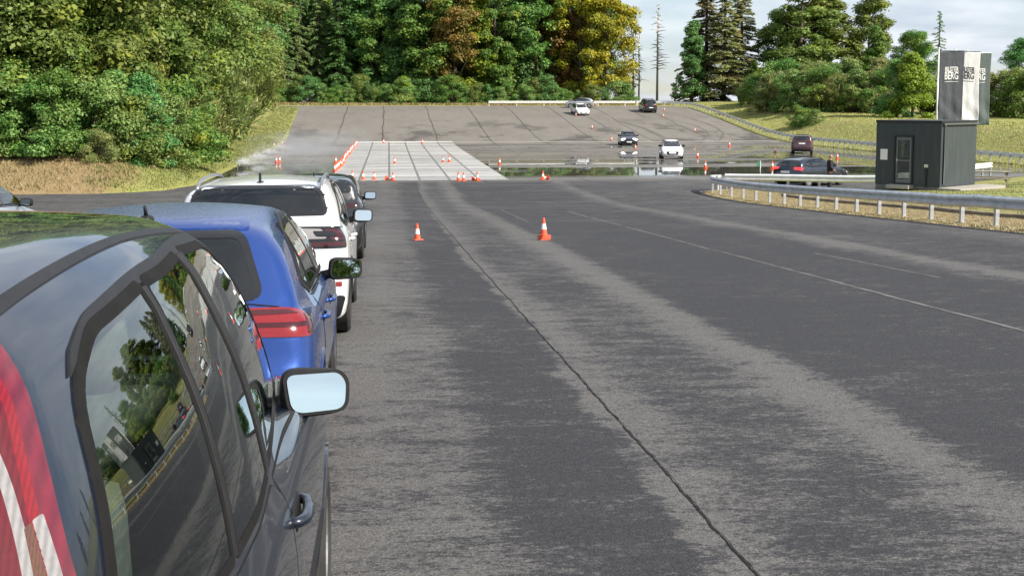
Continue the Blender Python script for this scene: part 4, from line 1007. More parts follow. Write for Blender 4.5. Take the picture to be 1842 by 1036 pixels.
        sw.tube([(-.18, 0, 0), (.18, 0, 0)], .018); sw.tube([(0, 0, 0), (0, 0, -.18)], .018); swo = sw.build('steering_wheel', M_INT, root, smooth=True); swo.location = (-.37, yf + .50, zf + .33); swo.rotation_euler = (R(-25), 0, 0)
    # lamps and plates
    for lp in S.get('lamps', []):
        for mir in ((False, True) if lp.get('pair', True) else (False,)):
            base = patch(sh, lp['view'], lp['poly'], lp.get('eps', .005), lp['name'], lp['mat'], root, lp.get('cell', .035), mir, .008)
            for sub in lp.get('sub', []):
                patch(sh, lp['view'], sub['poly'], sub.get('eps', lp.get('eps', .005) + .003), sub['name'], sub['mat'], base or root, lp.get('cell', .035), mir, .001 - lp.get('eps', .005))
    for pl in S.get('panels', []):
        for mir in ((False, True) if pl.get('pair') else (False,)):
            if pl.get('band'): band(sh, pl['view'], pl['poly'], pl['w'] / 2, pl['w'] / 2, pl.get('eps', .003), pl['name'], pl['mat'], root, pl.get('closed', False), mir, S.get('bandstep', .03))
            else: patch(sh, pl['view'], pl['poly'], pl.get('eps', .004), pl['name'], pl['mat'] if pl['mat'] != 'body' else pm, root, .05, mir, .010)
    for v, z in S.get('plates', []):
        patch(sh, v, rp([(-.26, z - .055), (.26, z - .055), (.26, z + .055), (-.26, z + .055)], .01, 2), .014, 'number_plate', M_PLATE, root, .06, False, .012)
    my, mz, msz = S['mirror']
    for sg in (1, -1): car_mirror(root, sh, sg, my, mz, msz, P_[S['mirror_col']] if S.get('mirror_col') else M_BLACKPL, S.get('mtilt', 6), S.get('mtoe', 8), S.get('mreach'), hi, S.get('mring'))
    if S.get('antenna'):
        ay, kind = S['antenna']; P, ok = project(sh, 'top', [(0, ay)]); az = P[0, 2]; mb = MB()
        if kind == 'fin':
            pr = [(0, 0), (.16, 0), (.075, .035), (.03, .095), (.012, .10)]
            mb.prism([(a, b) for a, b in pr], -.012, .012, Matrix(((0, 0, 1), (1, 0, 0), (0, 1, 0))))
            mb.add(*superbox((0, .07, .008), (.07, .2, .03), .8, 8)); o = mb.build('antenna', M_GLOSSBLK, root, smooth=False); o.location = (0, ay, az - .004)
        else:
            mb.add(*superbox((0, .0, .015), (.075, .13, .06), .9, 8)); mb.tube([(0, -.01, .03), (0, -.05, .09)], [.012, .008], 8); o = mb.build('antenna', M_BLACKPL, root, smooth=True); o.location = (0, ay, az - .004)
    if S.get('rails'):
        y0, y1, xr = S['rails']
        for sg in (1, -1):
            yy = np.linspace(y0, y1, 22); P, ok = project(sh, 'top', [(xr - .02 * ((q_ - y0) / (y1 - y0)) ** 2, q_) for q_ in yy])
            up = .055 * np.clip(np.minimum(np.arange(22), np.arange(22)[::-1]) / 2.5, 0, 1) ** .6
            mb = MB(); mb.tube([(sg * p[0], p[1], p[2] + u_ - .006) for p, u_ in zip(P, up)], .017, 8); mb.build('roof_rail', S.get('rail_mat', M_CHROME), root, smooth=True)
    return root, sh
# -- shapes
HSIDE = [(.2, -.07), (.35, -.025), (.55, -.004), (.72, 0), (.86, -.012), (.95, -.035), (1.05, -.07)]
def hatch(L=4.28, W=.895, H=1.47, belt=.96, R_=.315, wb=(.78, 3.42), rear_top=.45, steep=1.0, **kw):
    roofy = [(0, H - .15), (.4, H - .085), (.9, H - .035), (1.7, H), (2.2, H - .012), (2.75, H - .085)]
    zt = H - .09
    S = dict(L=L, W=W, R=R_, wheels=wb, side=HSIDE, bot=.19,
      top=[(0, belt + .02), (1.0, belt + .01), (2.2, belt - .02), (3.05, belt - .03), (3.5, belt - .08), (L - .3, belt - .22), (L, belt - .45)],
      rear=[(.2, .09), (.35, .02), (.5, 0), (.62, .01), (.75, .05), (belt, .09), (belt + .1, .14)],
      front=[(.2, -.09), (.35, -.02), (.48, 0), (.6, -.03), (.75, -.14), (.95, -.5)],
      roof=roofy, gs=[(.8, W - .05), (belt, W - .075), (belt + .2, W - .145), (H - .08, W - .27), (H, W - .31)],
      ws=[(belt - .08, 3.45), (belt + .15, 3.02), (H - .14, 2.48), (H, 2.1)], wsn=.5,
      rg=[(.8, .06), (belt, .12), (belt + .2, .12 + (rear_top - .12) * .45), (H - .10, rear_top), (H, rear_top + .12)], rgn=.78)
    b = belt + .03; t = H - .105
    yr, yA = rear_top + .42, 3.08
    S['win'] = [dict(poly=rp([(yr - .22, b + .09), (1.02, b + .005), (1.06, t - .02), (yr + .16, t - .07)], [.05, .01, .01, .08])), dict(poly=rp([(1.08, b + .003), (1.86, b), (1.80, t), (1.12, t - .01)], .02)), dict(poly=rp([(1.94, b), (yA - .1, b - .01), (2.52, t - .06), (2.3, t - .005), (1.88, t)], [.015, .04, .06, .04, .015]))]
    S['dlo'] = rp([(yr - .25, b + .08), (1.02, b - .015), (yA - .04, b - .03), (2.56, t - .03), (2.3, t + .02), (1.5, t + .022), (yr + .14, t - .05)], [.06, .03, .04, .08, .05, .05, .1])
    S['pillars'] = [[(1.855, b - .01), (1.945, b - .01), (1.885, t + .01), (1.795, t + .01)]]
    S['doors'] = [dict(poly=rp([(1.90, .30), (3.0, .30), (3.06, .5), (3.02, b - .03), (1.90, b - .025)], .05), handle=(2.06, belt - .14)), dict(poly=rp([(1.20, .50), (1.36, .32), (1.885, .30), (1.885, b - .025), (1.0, b - .02), (1.02, .75)], .06), handle=(1.10, belt - .125))]
    S['rwin'] = rp([(-.62, belt + .07), (.62, belt + .07), (.50, H - .12), (-.50, H - .12)], .07)
    S['fwin'] = rp([(-.66, belt + .02), (.66, belt + .02), (.52, H - .10), (-.52, H - .10)], .08)
    S['lamps'] = [dict(name='tail_light', view='rc', poly=rp([(-.22, belt - .10), (.16, belt - .13), (.22, belt - .02), (.05, belt + .03), (-.22, belt + .02)], .03), mat=M_RED),
                  dict(name='headlight', view='fc', poly=rp([(-.22, .66), (-.02, .60), (.22, .62), (.20, .69), (-.24, .75)], .03), mat=M_HEAD)]
    S['panels'] = [dict(name='front_grille', view='front', poly=rp([(-.42, .30), (.42, .30), (.46, .48), (-.46, .48)], .05), mat=M_BLACKPL), dict(name='upper_grille', view='front', poly=rp([(-.5, .60), (.5, .60), (.52, .67), (-.52, .67)], .02), mat=M_GLOSSBLK),
                   dict(name='rear_valance', view='rear', poly=rp([(-.62, .22), (.62, .22), (.7, .33), (-.7, .33)], .04), mat=M_BLACKPL)]
    S['plates'] = [('rear', .74), ('front', .40)]
    S['mirror'] = (2.72, belt + .06, (.23, .13, .16))
    S.update(kw); return S
# -- the queue parked on the sloping apron
PIT = -math.atan(K)
def on_apron(x, y): return (x, y, float(prof(y)))
# nearest: dark small hatch with tall pillar lamps
H = 1.60
nearS = dict(L=4.02, W=.865, R=.30, wheels=(.62, 3.13), side=[(.2, -.07), (.35, -.02), (.55, .0), (.72, .004), (.84, -.006), (.92, -.022), (1.05, -.06)], bot=.2, inset=.10,
  top=[(0, .98), (1.0, .985), (2.2, .975), (3.0, .955), (3.4, .90), (3.8, .76), (4.02, .55)],
  rear=[(.2, .06), (.35, .0), (.5, 0), (.7, .02), (.95, .05), (1.1, .07)], front=[(.2, -.09), (.35, -.02), (.48, 0), (.6, -.03), (.75, -.14), (.95, -.5)],
  roof=[(0, 1.515), (.2, 1.545), (.6, 1.578), (1.25, 1.60), (1.9, 1.588), (2.5, 1.53)], crown=.8,
  gs=[(.8, .835), (.98, .815), (1.2, .764), (1.42, .670), (1.52, .615), (1.6, .565)], gtr=.12, gtl3=1.3, gtf=.16, gts=1.2, gtl=2.0, gtp=1.3, trimw=.006, sealw=.007, sealin=.013, holemargin=.006, bandstep=.012,
  ws=[(.88, 3.32), (1.1, 2.98), (1.45, 2.50), (1.6, 2.15)], wsn=.6, rg=[(.9, .05), (1.1, .075), (1.3, .115), (1.48, .17), (1.6, .26)], rgn=.97, rgc=.12, krg=.14, kr=.13, tail=.13)
nearS['win'] = [dict(poly=rp([(.285, 1.015), (.90, .992), (1.00, 1.480), (.64, 1.449), (.48, 1.388)], [.07, .015, .015, .05, .09])),
                dict(poly=rp([(.93, .992), (1.515, .982), (1.515, 1.496), (1.03, 1.482)], [.012, .012, .02, .03])),
                dict(poly=rp([(1.615, .982), (2.88, .957), (2.42, 1.368), (2.17, 1.48), (1.615, 1.498)], [.012, .05, .15, .1, .02]))]
nearS['dlo'] = rp([(.27, 1.0), (.90, .975), (1.56, .965), (2.93, .94), (2.43, 1.385), (2.18, 1.495), (1.56, 1.512), (1.0, 1.496), (.63, 1.462), (.465, 1.39)], [.08, .05, .05, .06, .15, .12, .1, .1, .06, .1])
nearS['pillars'] = [[(1.522, .985), (1.558, .985), (1.558, 1.492), (1.522, 1.492)], [(1.568, .985), (1.608, .985), (1.608, 1.492), (1.568, 1.492)], [(.902, .995), (.928, .995), (1.026, 1.472), (1.002, 1.472)]]
nearS['dlo'] = None
nearS['glosspillar'] = False
nearS['doors'] = [dict(poly=rp([(1.575, .30), (2.75, .30), (2.83, .6), (2.86, .93), (1.575, .955)], .04), handle=(1.70, .845)), dict(poly=rp([(1.02, .45), (1.16, .32), (1.56, .30), (1.56, .955), (.86, .965), (.88, .70)], .05), handle=(.99, .855))]
nearS['handle_mat'] = P_['ink']
nearS['rwin'] = rp([(-.58, 1.04), (.58, 1.04), (.50, 1.44), (-.50, 1.44)], .08)
nearS['fwin'] = rp([(-.66, .97), (.66, .97), (.52, 1.49), (-.52, 1.49)], .08)
def inset(d, zt): return rp([(-.18, .74 + d), (.112 - d, .74 + d), (.100 - d, 1.05), (.072 - d, 1.22), (.071 - d, 1.32), (.074 - d, 1.40), (.060 - d, 1.470 - zt * .7), (.018 - d * .6, 1.524 - zt), (-.065, 1.538 - zt), (-.12, 1.51 - zt), (-.15, 1.2)], [.04, .04, .1, .12, .1, .08, .05, .04, .04, .05, .1])
lampo = inset(0, 0)
uo = rp([(-0.060, 0.800), (0.032, 0.800), (0.020, 1.245), (0.013, 1.320), (0.000, 1.373), (-0.018, 1.388), (-0.037, 1.375), (-0.050, 1.315)], [.02, .02, .05, .04, .03, .02, .03, .05])
ui = rp([(-0.044, 0.820), (0.014, 0.820), (0.004, 1.245), (-0.002, 1.313), (-0.010, 1.353), (-0.018, 1.365), (-0.027, 1.353), (-0.035, 1.310)], [.02, .02, .05, .04, .02, .012, .02, .05])
nearS['lamps'] = [dict(name='tail_light', view='rc', poly=lampo, mat=lamp_mat('plum_lens', (.13, .006, .016), rib=18), eps=.008, cell=.010, sub=[dict(name='red_ring_lens', poly=inset(.030, .040), mat=M_RED, eps=.0086), dict(name='inner_red_lens', poly=inset(.046, .062), mat=M_REDM, eps=.0092),
      dict(name='clear_band', poly=uo, mat=M_CLEAR, eps=.0098), dict(name='inner_red_lens', poly=ui, mat=M_REDM, eps=.0104),
      dict(name='indicator_lens', poly=rp([(0.030, 0.800), (0.050, 0.800), (0.035, 1.200), (0.028, 1.262), (0.017, 1.258), (0.019, 1.200)], .003), mat=M_AMBER, eps=.0099), dict(name='reversing_lens', poly=rp([(0.052, 0.800), (0.088, 0.800), (0.056, 1.200), (0.046, 1.268), (0.030, 1.264), (0.037, 1.200)], .004), mat=M_CLEAR, eps=.0099)]),
   dict(name='headlight', view='fc', poly=rp([(-.2, .62), (.2, .58), (.2, .68), (-.2, .75)], .03), mat=M_HEAD)]
rs = []
for k in range(16):
    y_ = .20 + (2.25 - .20) * k / 15; rs.append((.545 - .02 * max(0, (y_ - 1.2)), y_))
nearS['panels'] = [dict(name='door_frame', view='right', poly=rp([(.49, 1.400), (.53, 1.430), (.66, 1.469), (1.0, 1.503), (1.56, 1.521), (1.95, 1.519), (2.2, 1.500), (2.46, 1.385), (2.92, .957), (2.885, .957), (2.425, 1.366), (2.17, 1.478), (1.515, 1.496), (1.0, 1.480), (.66, 1.453), (.53, 1.414)], [.004, .05, .1, .2, .2, .2, .15, .15, .005, .005, .15, .1, .2, .2, .1, .05], 6), eps=.0045, mat=M_BLACKPL, pair=True),
   dict(name='roof_moulding', view='top', poly=rs, band=True, w=.018, eps=.004, mat=M_BLACKPL, pair=True), dict(name='side_moulding', view='right', poly=[(1.0, .52), (2.8, .50)], band=True, w=.05, eps=.008, mat=M_BLACKPL, pair=True),
   dict(name='rear_valance', view='rear', poly=rp([(-.62, .22), (.62, .22), (.7, .40), (-.7, .40)], .04), mat=M_BLACKPL)]
nearS['plates'] = [('rear', .7)]; nearS['mirror'] = (2.50, .985, (.215, .14, .150)); nearS['mtilt'] = 7; nearS['mtoe'] = -9; nearS['mreach'] = .03; nearS['mring'] = [(-.38, -.46), (.45, -.40), (.48, .22), (.36, .45), (-.47, .43)]
nearS['seaty'] = 1.95; nearS['seat'] = .68
near_car, NEAR = build_car(nearS, 'parked_car', 'dark blue small hatchback nearest the camera with tall red tail lamps', 'car', on_apron(-1.08, 1.10), R(.5), PIT, 'ink', 'cars queued on the apron', res=(230, 190, 40))
golf = hatch(L=4.28, W=.895, H=1.47, belt=.965, rear_top=.50)
golf['lamps'][0] = dict(name='tail_light', view='rc', poly=rp([(-.26, .865), (.14, .845), (.235, .93), (.08, .985), (-.26, .995)], [.02, .05, .05, .05, .02]), mat=M_REDB, eps=.006, cell=.03,
   sub=[dict(name='light_bar', poly=rp([(-.24, .955), (.10, .955), (.05, .975), (-.24, .982)], .006), mat=M_REDD), dict(name='light_bar', poly=rp([(-.24, .905), (.15, .895), (.17, .915), (-.24, .925)], .006), mat=M_REDD), dict(name='smoked_edge', poly=rp([(.10, .862), (.14, .858), (.225, .928), (.14, .955)], .02), mat=M_REDD)])
golf['panels'].append(dict(name='tailgate_gap', view='rear', poly=[(-.70, .99), (-.55, 1.01), (.55, 1.01), (.70, .99)], band=True, w=.007, eps=.002, mat=M_RUBBER))
golf['panels'].append(dict(name='spoiler', view='rear', poly=rp([(-.53, 1.365), (.53, 1.365), (.50, 1.41), (-.50, 1.41)], .02), mat='body', eps=.012))
golf['panels'].append(dict(name='window_chrome', view='right', poly=[(.95, .985), (1.9, .982), (2.98, .968)], band=True, w=.014, eps=.010, mat=M_CHROME, pair=True))
golf['panels'].append(dict(name='shoulder_crease', view='right', poly=[(.12, .862), (1.0, .868), (2.0, .862), (3.0, .85)], band=True, w=.006, eps=.0035, mat=P_['blue'], pair=True))
golf['antenna'] = (.60, 'stub'); golf['rglass'] = M_PRIV; golf['mirror_col'] = None; golf['mirror'] = (2.62, .97, (.235, .14, .155)); golf['mtilt'] = 4; golf['mtoe'] = -9
build_car(golf, 'parked_car', 'bright blue wet hatchback between the dark hatchback and the white crossover', 'car', on_apron(-1.25, 5.56), R(1.0), PIT, 'blue', 'cars queued on the apron', res=(140, 130, 26))
def suv(**kw):
    S = hatch(L=4.15, W=.88, H=1.60, belt=1.06, R_=.335, wb=(.76, 3.33), rear_top=.30, **kw)
    S['gs'] = [(.85, .85), (1.03, .82), (1.27, .770), (1.50, .685), (1.60, .65)]
    S['side'] = [(.2, -.05), (.35, -.01), (.55, .0), (.75, .0), (.92, -.008), (1.02, -.03), (1.12, -.06)]; S['rgn'] = .9
    S['arch_mat'] = M_BLACKPL; S['arch'] = .055
    S['rwin'] = rp([(-.665, 1.215), (.665, 1.215), (.60, 1.492), (-.60, 1.492)], [.06, .06, .12, .12]); S['rails'] = (.42, 2.5, .60); S['rail_mat'] = M_RIM
    S['panels'].append(dict(name='sill_cladding', view='right', poly=[(1.1, .26), (2.95, .26), (2.95, .40), (1.1, .40)], mat=M_BLACKPL, pair=True, eps=.006))
    return S
tx = suv(); tx['rglass'] = M_PRIV; tx['antenna'] = (.50, 'fin')
tx['lamps'] = [dict(name='light_strip', view='rear', pair=False, poly=rp([(-.80, .90), (.80, .90), (.80, 1.10), (-.80, 1.10)], .03), mat=M_GLOSSBLK, eps=.004, sub=[dict(name='reflector_strip', poly=rp([(-.5, 1.0), (.5, 1.0), (.5, 1.05), (-.5, 1.05)], .01), mat=M_REDD)]),
   dict(name='tail_light', view='rc', poly=rp([(-.24, .895), (.14, .895), (.16, 1.10), (-.24, 1.105)], .02), mat=M_GLOSSBLK, eps=.007, sub=[dict(name='clear_lens', poly=rp([(-.225, .985), (-.06, .985), (-.05, 1.075), (-.225, 1.085)], .02), mat=M_CLEAR, eps=.010, sub=None), dict(name='red_lens', poly=rp([(-.225, .915), (.10, .915), (.10, .955), (-.225, .955)], .01), mat=M_REDD, eps=.011), dict(name='red_lens', poly=rp([(-.03, .975), (.10, .97), (.10, 1.07), (-.03, 1.075)], .02), mat=M_REDD, eps=.011), dict(name='lamp_core', poly=rp([(-.14, 1.005), (.04, 1.0), (.04, 1.05), (-.14, 1.055)], .02), mat=M_GLOSSBLK, eps=.0125)]),
   dict(name='rear_reflector', view='rc', poly=rp([(-.16, .53), (.02, .53), (.02, .575), (-.16, .575)], .01), mat=M_RED), dict(name='headlight', view='fc', poly=rp([(-.22, .72), (.2, .70), (.2, .80), (-.22, .82)], .03), mat=M_HEAD)]
tx['panels'] += [dict(name='rear_cladding', view='rear', poly=rp([(-.78, .22), (.78, .22), (.84, .44), (-.84, .44)], .05), mat=M_BLACKPL, eps=.006), ]
tx['mtilt'] = 4; tx['mtoe'] = -8; tx['mirror'] = (2.70, 1.10, (.235, .14, .165))
build_car(tx, 'parked_car', 'white crossover with roof rails and a dark wraparound rear light strip', 'car', on_apron(-1.27, 11.15), R(.3), PIT, 'white', 'cars queued on the apron', res=(110, 110, 22), wheels=M_RIMD)
bs_ = suv(); bs_['lamps'][0].update(mat=lamp_mat('smoked_lens', (.03, .002, .003)), poly=rp([(-.2, .93), (.05, .95), (.06, 1.02), (-.2, 1.02)], .02)); bs_['rails'] = None; bs_['roof'] = [(a_, b_ - .05) for a_, b_ in bs_['roof']]; bs_['mtilt'] = 8; bs_['mtoe'] = -4; bs_['mirror'] = (2.72, 1.09, (.24, .14, .165)); bs_['antenna'] = (.5, 'fin')
build_car(bs_, 'parked_car', 'black crossover at the head of the queue ahead of the white one', 'car', on_apron(-1.34, 20.5), R(.2), PIT, 'black', 'cars queued on the apron', res=(90, 90, 18), wheels=M_RIMD)
sv = hatch(); sv['mirror_col'] = None
build_car(sv, 'parked_car', 'silver hatchback cut off at the left edge beside the bracken bank', 'car', on_apron(-8.05, 20.6), R(-2.5), PIT, 'silver', None, res=(80, 80, 16))
# ---------------------------------------------------------------- cars out on the training area
def place_far(S, name, label, px, py, az, body, Lc, ref='rear', group='cars driving on the training area', wheels=M_RIM, res=(56, 60, 12), scale=1.0, **kw):
    """az: heading in degrees from +Y towards +X; the reference end stands at the given ground point"""
    g = ground(px, py); d = np.array([math.sin(R(az)), math.cos(R(az))]); Lc = Lc * scale
    o = g[:2] if ref == 'rear' else g[:2] - d * Lc
    if ref == 'mid': o = g[:2] - d * Lc / 2
    f = o + d * Lc; z0, z1 = float(prof(o[1])), float(prof(f[1]))
    ax = np.array([math.cos(R(az)), -math.sin(R(az))]); rl = math.atan((float(prof(o[1] - ax[1])) - float(prof(o[1] + ax[1]))) / 2)
    r, _ = build_car(S, name, label, 'car', (o[0], o[1], z0), -R(az), math.atan((z1 - z0) / Lc), body, group, res, wheels, hi=False, roll=rl, **kw)
    r.scale = (scale,) * 3
    return r
c = hatch(L=4.05, W=.87, H=1.47); c['R'] = .31
c['panels'][0] = dict(name='front_grille', view='front', poly=rp([(-.40, .36), (.40, .36), (.50, .60), (-.50, .60)], .05), mat=M_GLOSSBLK); c['plates'] = [('front', .50)]
c['panels'][1]['poly'] = rp([(-.3, .66), (.3, .66), (.3, .68), (-.3, .68)], .005)
c['wheels'] = (.72, 3.25); c['trim'] = M_GLOSSBLK
place_far(c, 'moving_car', 'white hatchback driving towards the camera through standing water', 1210, 287, 190, 'white', 4.05, 'front')
c = hatch(H=1.44); c['lamps'][1].update(mat=M_LIT, name='lit_headlight', poly=rp([(-.20, .60), (.0, .56), (.14, .62), (.10, .74), (-.18, .76)], .07)); c['mirror_col'] = None
place_far(c, 'moving_car', 'dark car with lit headlamps driving down the foot of the ramp', 1132, 263, 187, 'navy', 4.28, 'front')
c = hatch(H=1.46); place_far(c, 'moving_car', 'white hatchback coming over the top of the ramp', 1050, 209, 176, 'white', 4.28, 'front')
c = hatch(H=1.43, L=4.28); place_far(c, 'parked_car', 'silver car seen side on at the ramp crest by the white barrier', 1042, 194, -82, 'silver', 4.28, 'mid', None)
v = hatch(L=4.4, W=.90, H=1.86, belt=1.12, R_=.33, wb=(.80, 3.45), rear_top=.26)
v['gs'] = [(.85, .87), (1.12, .85), (1.4, .81), (1.75, .72), (1.86, .68)]; v['top'] = [(0, 1.14), (1.0, 1.13), (2.2, 1.12), (3.05, 1.10), (3.6, 1.0), (4.1, .82), (4.4, .6)]
v['ws'] = [(1.0, 3.75), (1.3, 3.3), (1.7, 2.75), (1.86, 2.4)]
place_far(v, 'moving_car', 'black van seen from behind near the curved end of the barrier', 1171, 204, 0, 'black', 4.4, 'rear')
c = suv(); c['lamps'][0]['poly'] = rp([(-.26, .96), (.12, .98), (.14, 1.10), (-.26, 1.08)], .03); c['lamps'][0]['mat'] = M_REDD; c['rwin'] = rp([(-.63, 1.17), (.63, 1.17), (.56, 1.45), (-.56, 1.45)], .09); c['plates'] = [('rear', .86)]
place_far(c, 'moving_car', 'maroon crossover driving away beside the right barrier', 1442, 277, 21, 'maroon', 4.15, 'rear', scale=1.03)
c = hatch(L=4.28, W=.88, H=1.42, rear_top=.34); c['rwin'] = rp([(-.62, 1.01), (.62, 1.01), (.52, 1.29), (-.52, 1.29)], .07)
c['lamps'][0].update(mat=M_TAIL_LIT); c['rails'] = (.5, 2.3, .56); c['rail_mat'] = M_BLACKPL
place_far(c, 'parked_car', 'black estate car with lit tail lamps stopped beside the standing man', 1411, 337, 56, 'navy', 4.28, 'rear', None, scale=1.07)
# ---------------------------------------------------------------- barriers
M_GALV = simple('galvanised_steel', (.58, .61, .64), .45, .45, var=.18, scale=3)
M_GALVP = simple('galvanised_post', (.44, .45, .46), .6, .25, var=.2, scale=5)
M_PAINTW = simple('pale_barrier_steel', (.70, .70, .66), .5, .1)
WB = [(0, 0), (.012, .0), (.080, .06), (.080, .11), (.012, .155), (.012, .185), (.080, .23), (.080, .28), (.012, .34), (0, .34)]
def guardrail(name, label, pts, side, spacing, hfn, mat=M_GALV, top=.76, pm=M_GALVP, group=None, r=2.5, postw=.10):
    P = rp([(a, b) for a, b in pts], r, 8) ; P = P if False else open_round(pts, r)
    Q = resample(P, .45, False); T = np.gradient(Q, axis=0); T /= np.linalg.norm(T, axis=1, keepdims=True); Nn = np.c_[T[:, 1], -T[:, 0]] * side
    # smooth heights along the run
    z = np.array([hfn(x, y) for x, y in Q]); k = 5; z = np.convolve(np.pad(z, k, 'edge'), np.ones(2 * k + 1) / (2 * k + 1), 'valid')
    base = Q[0]; root = empty(name, (base[0], base[1], z[0])); org = np.array([base[0], base[1], z[0]])
    V = []; Fc = []; m = len(WB)
    for i, (q_, n_) in enumerate(zip(Q, Nn)):
        for o_, h_ in WB: V.append((q_[0] + n_[0] * (o_ + .05) - org[0], q_[1] + n_[1] * (o_ + .05) - org[1], z[i] + top - .34 + h_ - org[2]))
    for i in range(len(Q) - 1):
        for j in range(m): Fc.append((i * m + j, i * m + (j + 1) % m, (i + 1) * m + (j + 1) % m, (i + 1) * m + j))
    Fc += [tuple(range(m)), tuple((len(Q) - 1) * m + j for j in range(m))[::-1]]
    b = mesh_obj('beam', V, Fc, mat, root, False); smooth_by_angle(b, 25)
    # lap joints and bolts stay in the beam mesh's own pattern: splice plates
    sp = MB(); d = np.r_[0, np.cumsum(np.linalg.norm(np.diff(Q, axis=0), axis=1))]
    pv = [(-.05, -.05), (.05, -.05), (.05, -.035), (-.04, -.035), (-.04, .035), (.05, .035), (.05, .05), (-.05, .05)]
    n = int(d[-1] / spacing)
    for i in range(min(n + 1, 100)):
        s_ = min(d[-1] - .02, .1 + i * spacing); k_ = min(np.searchsorted(d, s_), len(Q) - 1); q_ = Q[k_] if k_ == 0 else Q[k_ - 1] + (Q[k_] - Q[k_ - 1]) * (s_ - d[k_ - 1]) / max(1e-6, d[k_] - d[k_ - 1])
        t_, nn = T[k_], Nn[k_]; zz = float(np.interp(s_, d, z)); pb = MB()
        M = Matrix(((t_[0], nn[0], 0), (t_[1], nn[1], 0), (0, 0, 1)))
        sc_ = postw / .10
        pb.prism([(a * sc_, c_) for a, c_ in pv], -.25, top - .03, M); pb.box((0, 0.065, top - .155), (.16, .03, .10), M=M) if False else None
        pb.build('post', pm, root, loc=(q_[0] - org[0], q_[1] - org[1], zz - org[2]))
    return tag(root, label, 'guardrail', group)
def open_round(pts, r):
    P = rp(pts, [0] + [r] * (len(pts) - 2) + [0], 8); return [tuple(p) for p in P]
hfn = lambda x, y: gz(x, y)
guardrail('guardrail', 'near galvanised guardrail along the dry grass edge of the island', [(15.55, 12), (15.45, 30), (15.5, 54.6), (15.9, 56.6), (16.6, 57.05)], -1, 1.8, hfn, r=.8)
M_GALVB = simple('bright_galvanised', (.74, .76, .76), .4, .35, var=.12, scale=3)
guardrail('guardrail', 'second bright guardrail from the island tip to the hut before the estate car', [(16.75, 57.0), (18.6, 56.1), (22.6, 53.9), (24.2, 52.9)], 1, 1.5, hfn, M_GALVB, .78, r=1.0)
guardrail('guardrail', 'pale flat barrier along the top of the ramp before the wood', [(14.4, 169.3), (36.0, 169.3)], 1, 4.0, hfn, M_PAINTW, .72, M_PAINTW)
guardrail('guardrail', 'long guardrail running from the crest down the right edge of the wet basin', [(36.2, 169.4), (40.5, 169.0), (43.2, 165.5), (43.6, 150), (43.7, 120), (43.9, 95), (44.2, 74)], -1, 1.35, hfn, M_GALVB, r=4.0, pm=M_PAINTW, postw=.13)
guardrail('guardrail', 'short pale barrier standing behind the hut and picnic table', [(33.2, 64.5), (36.2, 67.2)], 1, 1.3, hfn, M_PAINTW, .80)
# slender post behind the guardrail tip
g = ground(1367, 331); mb = MB(); mb.tube([(0, 0, -.2), (0, 0, 1.25)], .03, 8); e = mb.build('marker_post', M_GALVP, smooth=True, loc=tuple(g)); tag(e, 'thin grey post with a small green plate behind the guardrail tip', 'post')
mb = MB(); mb.box((-.11, -.035, 1.08), (.20, .012, .26), bevel=.004); mb.build('sign_plate', simple('green_plate', (.05, .22, .12), .5), e)
# ---------------------------------------------------------------- hut
C = at(1690, 343, 46.2)[:2]; t1 = np.array([-.57, .82]); t1 /= np.linalg.norm(t1); t2 = np.array([t1[1], -t1[0]])
HZ = .90; W1, W2, HH = 3.02, 2.92, 2.66
# local axes: +x along the side wall (right), +y along the front wall (left)
hut = empty('hut', (C[0], C[1], HZ), (0, 0, math.atan2(t2[1], t2[0]))); tag(hut, 'dark grey flat roofed hut with a glazed door behind the guardrail', 'hut')
q = NT('hut_cladding'); v = q.obj(); wv = q.n('TexWave', Scale=5.0, bands_direction='DIAGONAL' if False else 'X'); sx = q.n('SeparateXYZ'); q.t.links.new(v, sx.inputs[0])
cx = q.n('CombineXYZ'); q.set(cx, 0, q.math('ADD', sx.outputs[0], sx.outputs[1])); q.t.links.new(cx.outputs[0], wv.inputs[0])
fn_ = q.noise(v, 1.2, 6, .6); st_ = q.noise(q.scaled(v, (6, 6, .5)), 1.0, 5)
cc_ = q.mix(fn_, (.026, .036, .041), (.042, .054, .057)); cc_ = q.mix(q.ramp(st_, [(.5, 0), (.9, .5)]), cc_, (.10, .11, .10))
q.pbr(Base_Color=cc_, Roughness=.55, Normal=q.bump(q.math('ADD', q.math('MULTIPLY', wv.outputs['Fac'], .25), q.math('MULTIPLY', q.noise(v, 60, 3), .6)), .10, .006)); M_HUT = q.m
M_HUTTRIM = simple('hut_trim', (.022, .025, .026), .45, .3); M_FLASH = simple('roof_flashing', (.13, .14, .14), .4, .5)
DW0, DW1 = 1.24, 2.14     # door opening measured from the front right corner
mb = MB()
for b in [((W2 / 2, .06, HH / 2), (W2, .12, HH)), ]: pass
mb.box((.06, (DW0) / 2, HH / 2), (.12, DW0, HH)); mb.box((.06, (DW1 + W1) / 2, HH / 2), (.12, W1 - DW1, HH)); mb.box((.06, (DW0 + DW1) / 2, (HH + 2.12) / 2), (.12, DW1 - DW0, HH - 2.12))
